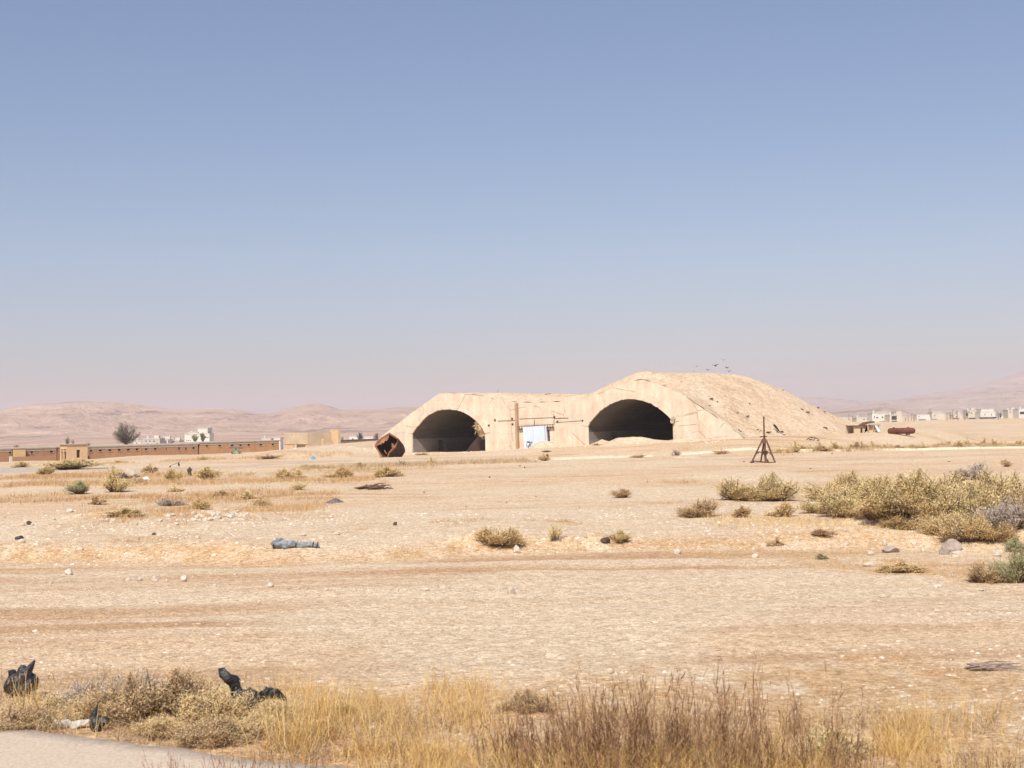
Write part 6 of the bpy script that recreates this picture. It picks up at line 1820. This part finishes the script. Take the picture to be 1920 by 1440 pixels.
# ================================================================== GRASS
def blades(x, y, h, w, mat, name, label, seed, lean=0.35, curl=0.3, K=3, cat="grass", zoff=0.0, kind="stuff", parent=None, origin=None):
    r = np.random.default_rng(seed); n = len(x)
    z = hfun(x, y) - 0.02 + zoff
    b = np.stack([x, y, z], -1)
    if origin is not None: b = b - origin[None]
    th = r.uniform(0, 6.28, n); ln = np.abs(r.normal(0, lean, n))
    d = np.stack([np.cos(th) * ln, np.sin(th) * ln, np.ones(n)], -1); d = unit(d)
    sag = np.stack([np.cos(th), np.sin(th), -0.5 * np.ones(n)], -1) * (r.uniform(0, curl, n) * h)[:, None]
    t = np.linspace(0, 1, K)
    P = np.stack([b + d * (h * q)[:, None] + sag * (q * q) for q in t], 1)
    W = np.stack([w * (1 - 0.85 * q) for q in t], 1)
    side = unit(np.cross(d, r.normal(0, 1, (n, 3))))
    v, f = ribbons(P, W, side)
    o = obj(name, mesh_np(name, v, f), M[mat], parent)
    if parent is None: tag(o, label, cat, kind=kind)
    return o

def screen_pts(n, x0, x1, y0, y1, seed, dens=None):
    """scatter over the flat ground seen between these photo limits (flat z=0 ground)"""
    r = np.random.default_rng(seed)
    px = r.uniform(x0, x1, n); py = r.uniform(y0, y1, n)
    if dens is not None:
        kp = r.uniform(0, 1, n) < dens(px, py); px, py = px[kp], py[kp]
    d = _f[None] * F + _r[None] * (px - 960)[:, None] - _u[None] * (py - 720)[:, None]
    t = -CAMZ / d[:, 2]
    return d[:, 0] * t, d[:, 1] * t, px, py

# low rusty growth over the plain
def low_growth():
    r = np.random.default_rng(81)
    xs = []; ys = []
    for (cx, cy, rx, ry) in RUSTW:
        n = int(min(2600, 250 + rx * ry * 14))
        a = r.uniform(0, 6.28, n); q = np.sqrt(r.uniform(0, 1, n)) * 1.1
        xs.append(cx + rx * q * np.cos(a)); ys.append(cy + ry * q * np.sin(a))
    x = np.concatenate(xs); y = np.concatenate(ys)
    kp = (rust_mask(x, y) > 0.35) & (fbm(x * 1.3, y * 1.3, 83, 2) > 0.42); x, y = x[kp], y[kp]
    n = len(x); s = np.clip(y / 60.0, 0.45, 1.6)
    blades(x, y, r.uniform(0.08, 0.26, n) * s, 0.010 * s * r.uniform(0.7, 1.5, n), 'g_rust', "low_growth", "low rust-coloured dry growth in patches over the plain", 82, lean=0.7)
low_growth()
def strip(name, label, n, x0, x1, y0, y1, hpx, mat, seed, thresh=0.5):
    r = np.random.default_rng(seed)
    px = r.uniform(x0, x1, n); py = y0 + (y1 - y0) * (px - x0) / (x1 - x0) + r.normal(0, 1.8, n)
    xy = np.array([G(a, b)[:2] for a, b in zip(np.linspace(x0, x1, 40), np.linspace(y0, y1, 40))])
    cx = np.interp(px, np.linspace(x0, x1, 40), xy[:, 0]); cy = np.interp(px, np.linspace(x0, x1, 40), xy[:, 1])
    x = cx + r.normal(0, 0.3, n); y = cy + r.normal(0, 2.6, n)
    kp = fbm(x * 0.35, y * 0.2, seed + 1, 3) > thresh - 0.08; x, y = x[kp], y[kp]; n = len(x)
    k = y / F
    blades(x, y, r.uniform(0.4, 1.15, n) * hpx * k, k * 0.42 * r.uniform(0.6, 1.2, n), mat, name, label, seed + 2, lean=0.4)
strip("dry_grass", "straw grass strip before the left arch", 9000, 560, 1010, 880, 864, 9, 'g_straw', 91)
strip("dry_grass", "straw grass between lane and kerb left of centre", 5000, 430, 830, 892, 874, 8, 'g_straw', 95)
strip("dry_grass", "straw grass along the right-hand kerb", 8000, 1440, 1960, 848, 836, 9, 'g_straw', 99)
strip("dry_grass", "rusty grass before the tarmac yard at far left", 6000, -40, 420, 896, 890, 8, 'g_rust', 103)
strip("dry_grass", "thin dry grass along the berm foot below the brick ranges", 4000, 180, 700, 870, 850, 6, 'g_rust', 107)

strip("dry_grass", "tan dry growth in a strip below the rubbish heap", 9000, 20, 700, 910, 900, 10, 'g_rust', 141, 0.5)
strip("dry_grass", "tan dry growth across the left middle ground", 10000, -30, 640, 940, 930, 11, 'g_rust', 145, 0.52)
strip("dry_grass", "straw growth along the top of the left-hand stony bank", 7000, 150, 600, 962, 955, 12, 'g_rust', 149, 0.52)
strip("dry_grass", "golden growth around the foot of the big thicket", 4200, 1330, 1940, 978, 1000, 12, 'g_gold', 153, 0.5)
strip("dry_grass", "dry growth on the rust soil below the boulders", 3600, 1500, 1940, 1062, 1078, 9, 'g_rust', 157, 0.48)
# ---- foreground verge
def verge():
    r = np.random.default_rng(120)
    # golden grass
    def dens(px, py):
        edge = 1368 + px * 0.12
        a = np.exp(-((px - 650) / 150) ** 2) * 0.9 + np.exp(-((px - 860) / 90) ** 2) * 0.75 + np.exp(-((px - 1690) / 60) ** 2) * 0.75 + np.exp(-((px - 460) / 110) ** 2) * 0.5 + 0.13
        top = np.where(px < 1000, 1300, 1345) + 18 * np.sin(px * 0.02)
        road = (px < 650) & (py > edge - 4)
        a = a * np.clip(fbm(px * 0.016, py * 0.02, 133, 3) * 5 - 1.9, 0.0, 1.2)
        return np.where((py < top) | road, 0, a)
    x, y, px, py = screen_pts(40000, -60, 1990, 1285, 1520, 121, dens)
    n = len(x)
    blades(x, y, r.uniform(0.16, 0.62, n) * (0.6 + 0.8 * fbm(x * 0.8, y * 0.8, 122, 2)), r.uniform(0.0022, 0.0055, n), 'g_gold', "dry_grass", "golden dry grass along the near road verge", 123, lean=0.28, curl=0.4, K=4)
    # straw-coloured fine undergrowth
    def dens2(px, py):
        edge = 1368 + px * 0.12
        a = np.where(px < 560, 1.0, np.where(px < 900, 0.7, np.where(px < 1500, 0.85, 0.55)))
        a = a * np.clip(fbm(px * 0.012, py * 0.03, 125, 3) * 4 - 1.4, 0.04, 1)
        top = np.where(px < 520, 1265, np.where(px < 900, 1325, 1340)) + 25 * (fbm(px * 0.02, px * 0, 126, 2) - 0.5)
        road = (px < 650) & (py > edge - 2)
        return np.where((py < top) | road, 0, a)
    x, y, px, py = screen_pts(46000, -60, 1990, 1240, 1520, 127, dens2)
    n = len(x)
    blades(x, y, r.uniform(0.08, 0.40, n), r.uniform(0.003, 0.006, n), 'g_straw', "dry_undergrowth", "matted straw undergrowth along the near road verge", 128, lean=0.9, curl=0.7, K=3)
    x, y, px, py = screen_pts(15000, -60, 1990, 1250, 1520, 129, dens2)
    n = len(x)
    blades(x, y, r.uniform(0.08, 0.34, n), r.uniform(0.003, 0.006, n), 'stem_red', "dry_undergrowth", "brown twiggy undergrowth along the near road verge", 130, lean=0.8, curl=0.5, K=3)
verge()

def weed_clump(px, py, wpx, hpx, n, label, seed, mat='stem_red', mat2='g_gold', name="weed_clump", spread=0.16, side_twigs=7):
    """tall upright dry weeds: stems with short side twigs, and leafy straw at the foot"""
    r = np.random.default_rng(seed)
    d = ray(px, py); t = -CAMZ / d[2]; p = CAMP + d * t
    k = mpp(p[1]); p[2] = H1(p[0], p[1])
    e = empty(name, p); tag(e, label, "weeds")
    W = wpx * k; Hh = hpx * k
    x = r.normal(0, W * 0.26, n); y = r.normal(0, W * 0.18, n)
    h = Hh * r.uniform(0.35, 1.0, n) ** 0.8
    th = r.uniform(0, 6.28, n); ln = np.abs(r.normal(0, spread, n)) + 0.25 * np.abs(x) / max(W, 0.1)
    dv = unit(np.stack([np.cos(th) * 0.5 * ln + np.sign(x) * ln * 0.8, np.sin(th) * ln, np.ones(n)], -1))
    b = np.stack([x, y, np.full(n, -0.03)], -1)
    K = 5; tt = np.linspace(0, 1, K)
    wob = r.normal(0, 0.018, (n, K, 3)) * h[:, None, None]; wob[:, 0] = 0
    P = b[:, None] + dv[:, None] * (h[:, None] * tt[None])[:, :, None] + wob
    W_ = (0.0045 * (1 - 0.7 * tt))[None] * r.uniform(0.7, 1.5, n)[:, None]
    s1 = unit(np.cross(dv, r.normal(0, 1, (n, 3))))
    v, f = ribbons(P, W_, s1)
    tag(obj("stem", mesh_np("stem", v, f), M[mat], e), kind="stuff")
    # side twigs on the upper two thirds
    m_ = n * side_twigs; kk = r.integers(0, n, m_); q = r.uniform(0.3, 1.0, m_)
    i0 = np.minimum((q * (K - 1)).astype(int), K - 2); fr = q * (K - 1) - i0
    pos = P[kk, i0] * (1 - fr)[:, None] + P[kk, i0 + 1] * fr[:, None]
    dd = unit(dv[kk] * 1.1 + r.normal(0, 0.42, (m_, 3))); L = 0.16 * r.uniform(0.3, 1.0, m_) * (1.15 - 0.6 * q) * (Hh / 1.0)
    PP = np.stack([pos, pos + dd * (L * 0.5)[:, None], pos + dd * L[:, None] + np.array([0, 0, 0.02])], 1)
    ww = 0.0035 * r.uniform(0.6, 1.3, m_)
    v, f = ribbons(PP, np.stack([ww, ww, ww * 0.4], 1), unit(np.cross(dd, r.normal(0, 1, (m_, 3)))))
    tag(obj("twig", mesh_np("twig", v, f), M[mat], e), kind="stuff")
    m2 = int(n * 9); x = r.normal(0, W * 0.3, m2); y = r.normal(0, W * 0.2, m2); L = r.uniform(0.08, 0.42, m2) * Hh
    th = r.uniform(0, 6.28, m2); dd = unit(np.stack([np.cos(th) * 0.35, np.sin(th) * 0.35, np.ones(m2)], -1))
    b = np.stack([x, y, np.full(m2, -0.03)], -1)
    PP = np.stack([b, b + dd * (L * 0.5)[:, None], b + dd * L[:, None] + np.stack([np.cos(th), np.sin(th), -0.3 + 0 * th], -1) * (L * 0.15)[:, None]], 1)
    ww = 0.0045 * r.uniform(0.5, 1.3, m2)
    v, f = ribbons(PP, np.stack([ww, ww * 0.8, ww * 0.2], 1), unit(np.cross(dd, r.normal(0, 1, (m2, 3)))))
    tag(obj("straw", mesh_np("straw", v, f), M[mat2], e), kind="stuff")
    return e
WC = [(940, 1440, 120, 120, 60, "thin red-brown weeds at the left end of the dark weed bank"),
      (1010, 1452, 130, 150, 90, "red-brown weeds second from left in the dark weed bank"),
      (1090, 1462, 150, 185, 150, "dense dark weeds with a fallen wrapper inside"),
      (1165, 1470, 150, 210, 190, "densest and darkest weeds in the middle of the verge"),
      (1240, 1462, 150, 205, 170, "dense red-brown weeds right of the darkest clump"),
      (1320, 1455, 140, 190, 150, "red-brown weeds left of the tallest leaning stems"),
      (1395, 1450, 110, 235, 70, "tallest weed stems leaning right in the verge"),
      (1460, 1462, 140, 150, 110, "brown weeds right of the tallest leaning stems"),
      (1530, 1465, 90, 215, 40, "loose grey weeds with tall thin forked stems"),
      (1600, 1470, 130, 110, 70, "olive brown weeds left of the golden tuft on the right"),
      (1385, 1490, 240, 150, 160, "low brown weeds at the bottom edge under the tall stems"),
      (1130, 1500, 260, 160, 180, "low brown weeds at the bottom edge under the darkest clump"),
      (720, 1455, 120, 60, 40, "short weeds at the asphalt tip"),
      (1780, 1470, 160, 60, 50, "short weeds at the lower right edge"),
      (1880, 1475, 120, 90, 40, "sparse green-brown weeds in the lower right corner")]
for i, a in enumerate(WC):
    weed_clump(*a[:4], int(a[4] * 0.6), a[5], 500 + i)
# dark stems rising from below the picture over the road edge
for i, (x, w, n, lb) in enumerate(((345, 120, 60, "dark bare weed stems over the road edge, left group"), (450, 150, 90, "dark bare weed stems over the road edge, middle group"), (560, 120, 70, "dark bare weed stems over the road edge, right group"))):
    weed_clump(x, 1500, w, 115, n, lb, 560 + i, mat2='stem_red', spread=0.3, side_twigs=4)
for i, (x, y, w, h, lb) in enumerate(((55, 1338, 50, 90, "pale straw tuft in front of the shiny black bag"), (600, 1385, 80, 110, "golden tuft with long bent stalks beside the torn sheet"), (1690, 1420, 110, 100, "golden grass tuft at the right of the verge"),
                                      (540, 1400, 70, 120, "golden tuft left of the long bent stalks"), (835, 1420, 120, 120, "golden tuft left of the weed bank"), (700, 1410, 110, 85, "golden tuft in the middle of the grass verge"))):
    weed_clump(x, y, w, h, 60, lb, 580 + i, mat='g_gold', mat2='g_gold', name="grass_tuft", side_twigs=1, spread=0.2)

# dead shrubs at the left of the verge
SH = [(20, 1362, 130, 62, 'brown', "brown dead shrub at the lower left edge under the bag"), (118, 1335, 140, 66, 'tan', "tan twiggy shrub right of the shiny black bag"),
      (175, 1322, 110, 62, 'grey', "grey twiggy shrub above the white plastic sheet"), (245, 1348, 150, 100, 'brown', "brown tangled shrub in the middle of the left verge"),
      (275, 1330, 130, 92, 'grey', "grey skeleton shrub with pale twigs in the left verge"), (330, 1335, 150, 95, 'brown', "brown bushy shrub left of the torn black sheet"),
      (395, 1352, 140, 95, 'tan', "straw-coloured shrub under the raised black flap"), (430, 1385, 110, 70, 'brown', "low brown shrub at the asphalt edge below torn sheet"),
      (100, 1355, 110, 50, 'tan', "low tan shrub at the asphalt edge left of white sheet"), (300, 1372, 120, 60, 'tan', "low tan shrub at the asphalt edge right of black bag"),
      (520, 1345, 110, 60, 'tan', "low straw shrub right of the torn black sheet"), (990, 1335, 110, 40, 'brown', "low brown shrub behind the left end of weed bank"),
      (1575, 1420, 130, 70, 'olive', "olive shrub behind the loose grey weeds at right"), (640, 1335, 80, 36, 'tan', "small tan shrub behind the golden tufts"),
      (60, 1330, 110, 48, 'brown', "brown dead shrub between shiny black bag and tan twiggy shrub"), (210, 1340, 130, 78, 'tan', "tan shrub just above the white sheet's right end"), (360, 1318, 120, 72, 'tan', "tan shrub behind the brown bushy shrub left of torn sheet"),
      (150, 1345, 110, 48, 'brown', "low brown shrub directly behind the white plastic sheet"), (470, 1372, 120, 60, 'tan', "straw shrub at the foot of the torn black sheet"), (385, 1385, 110, 56, 'brown', "brown shrub at the asphalt edge left of the dark stems")]
for (x, y, w, h, kd, lb) in SH:
    d = ray(x, y); t = -CAMZ / d[2]; p = CAMP + d * t; p[2] = H1(p[0], p[1]) - 0.03; k = mpp(p[1])
    e = place_bush(p, w * k * 1.55, h * k * 1.0, kd, 'l', lb, name="dead_shrub"); e["category"] = "shrub"

# ================================================================== AIR
def build_haze():
    mt = bpy.data.materials.new("dusty_air"); mt.use_nodes = True
    nt = mt.node_tree; nt.nodes.clear()
    out = nt.nodes.new("ShaderNodeOutputMaterial"); pv = nt.nodes.new("ShaderNodeVolumePrincipled")
    pv.inputs["Density"].default_value = 1.5e-4
    pv.inputs["Color"].default_value = (0.76, 0.71, 0.765, 1)
    pv.inputs["Anisotropy"].default_value = 0.0
    nt.links.new(pv.outputs[0], out.inputs["Volume"])
    mb = MB(); mb.box(-16500, 16500, -16500, 16500, -12.0, 262.0)
    o = mb.build("haze", mt)
    tag(o, "pale dusty air over the plain", "haze", kind="stuff")
build_haze()
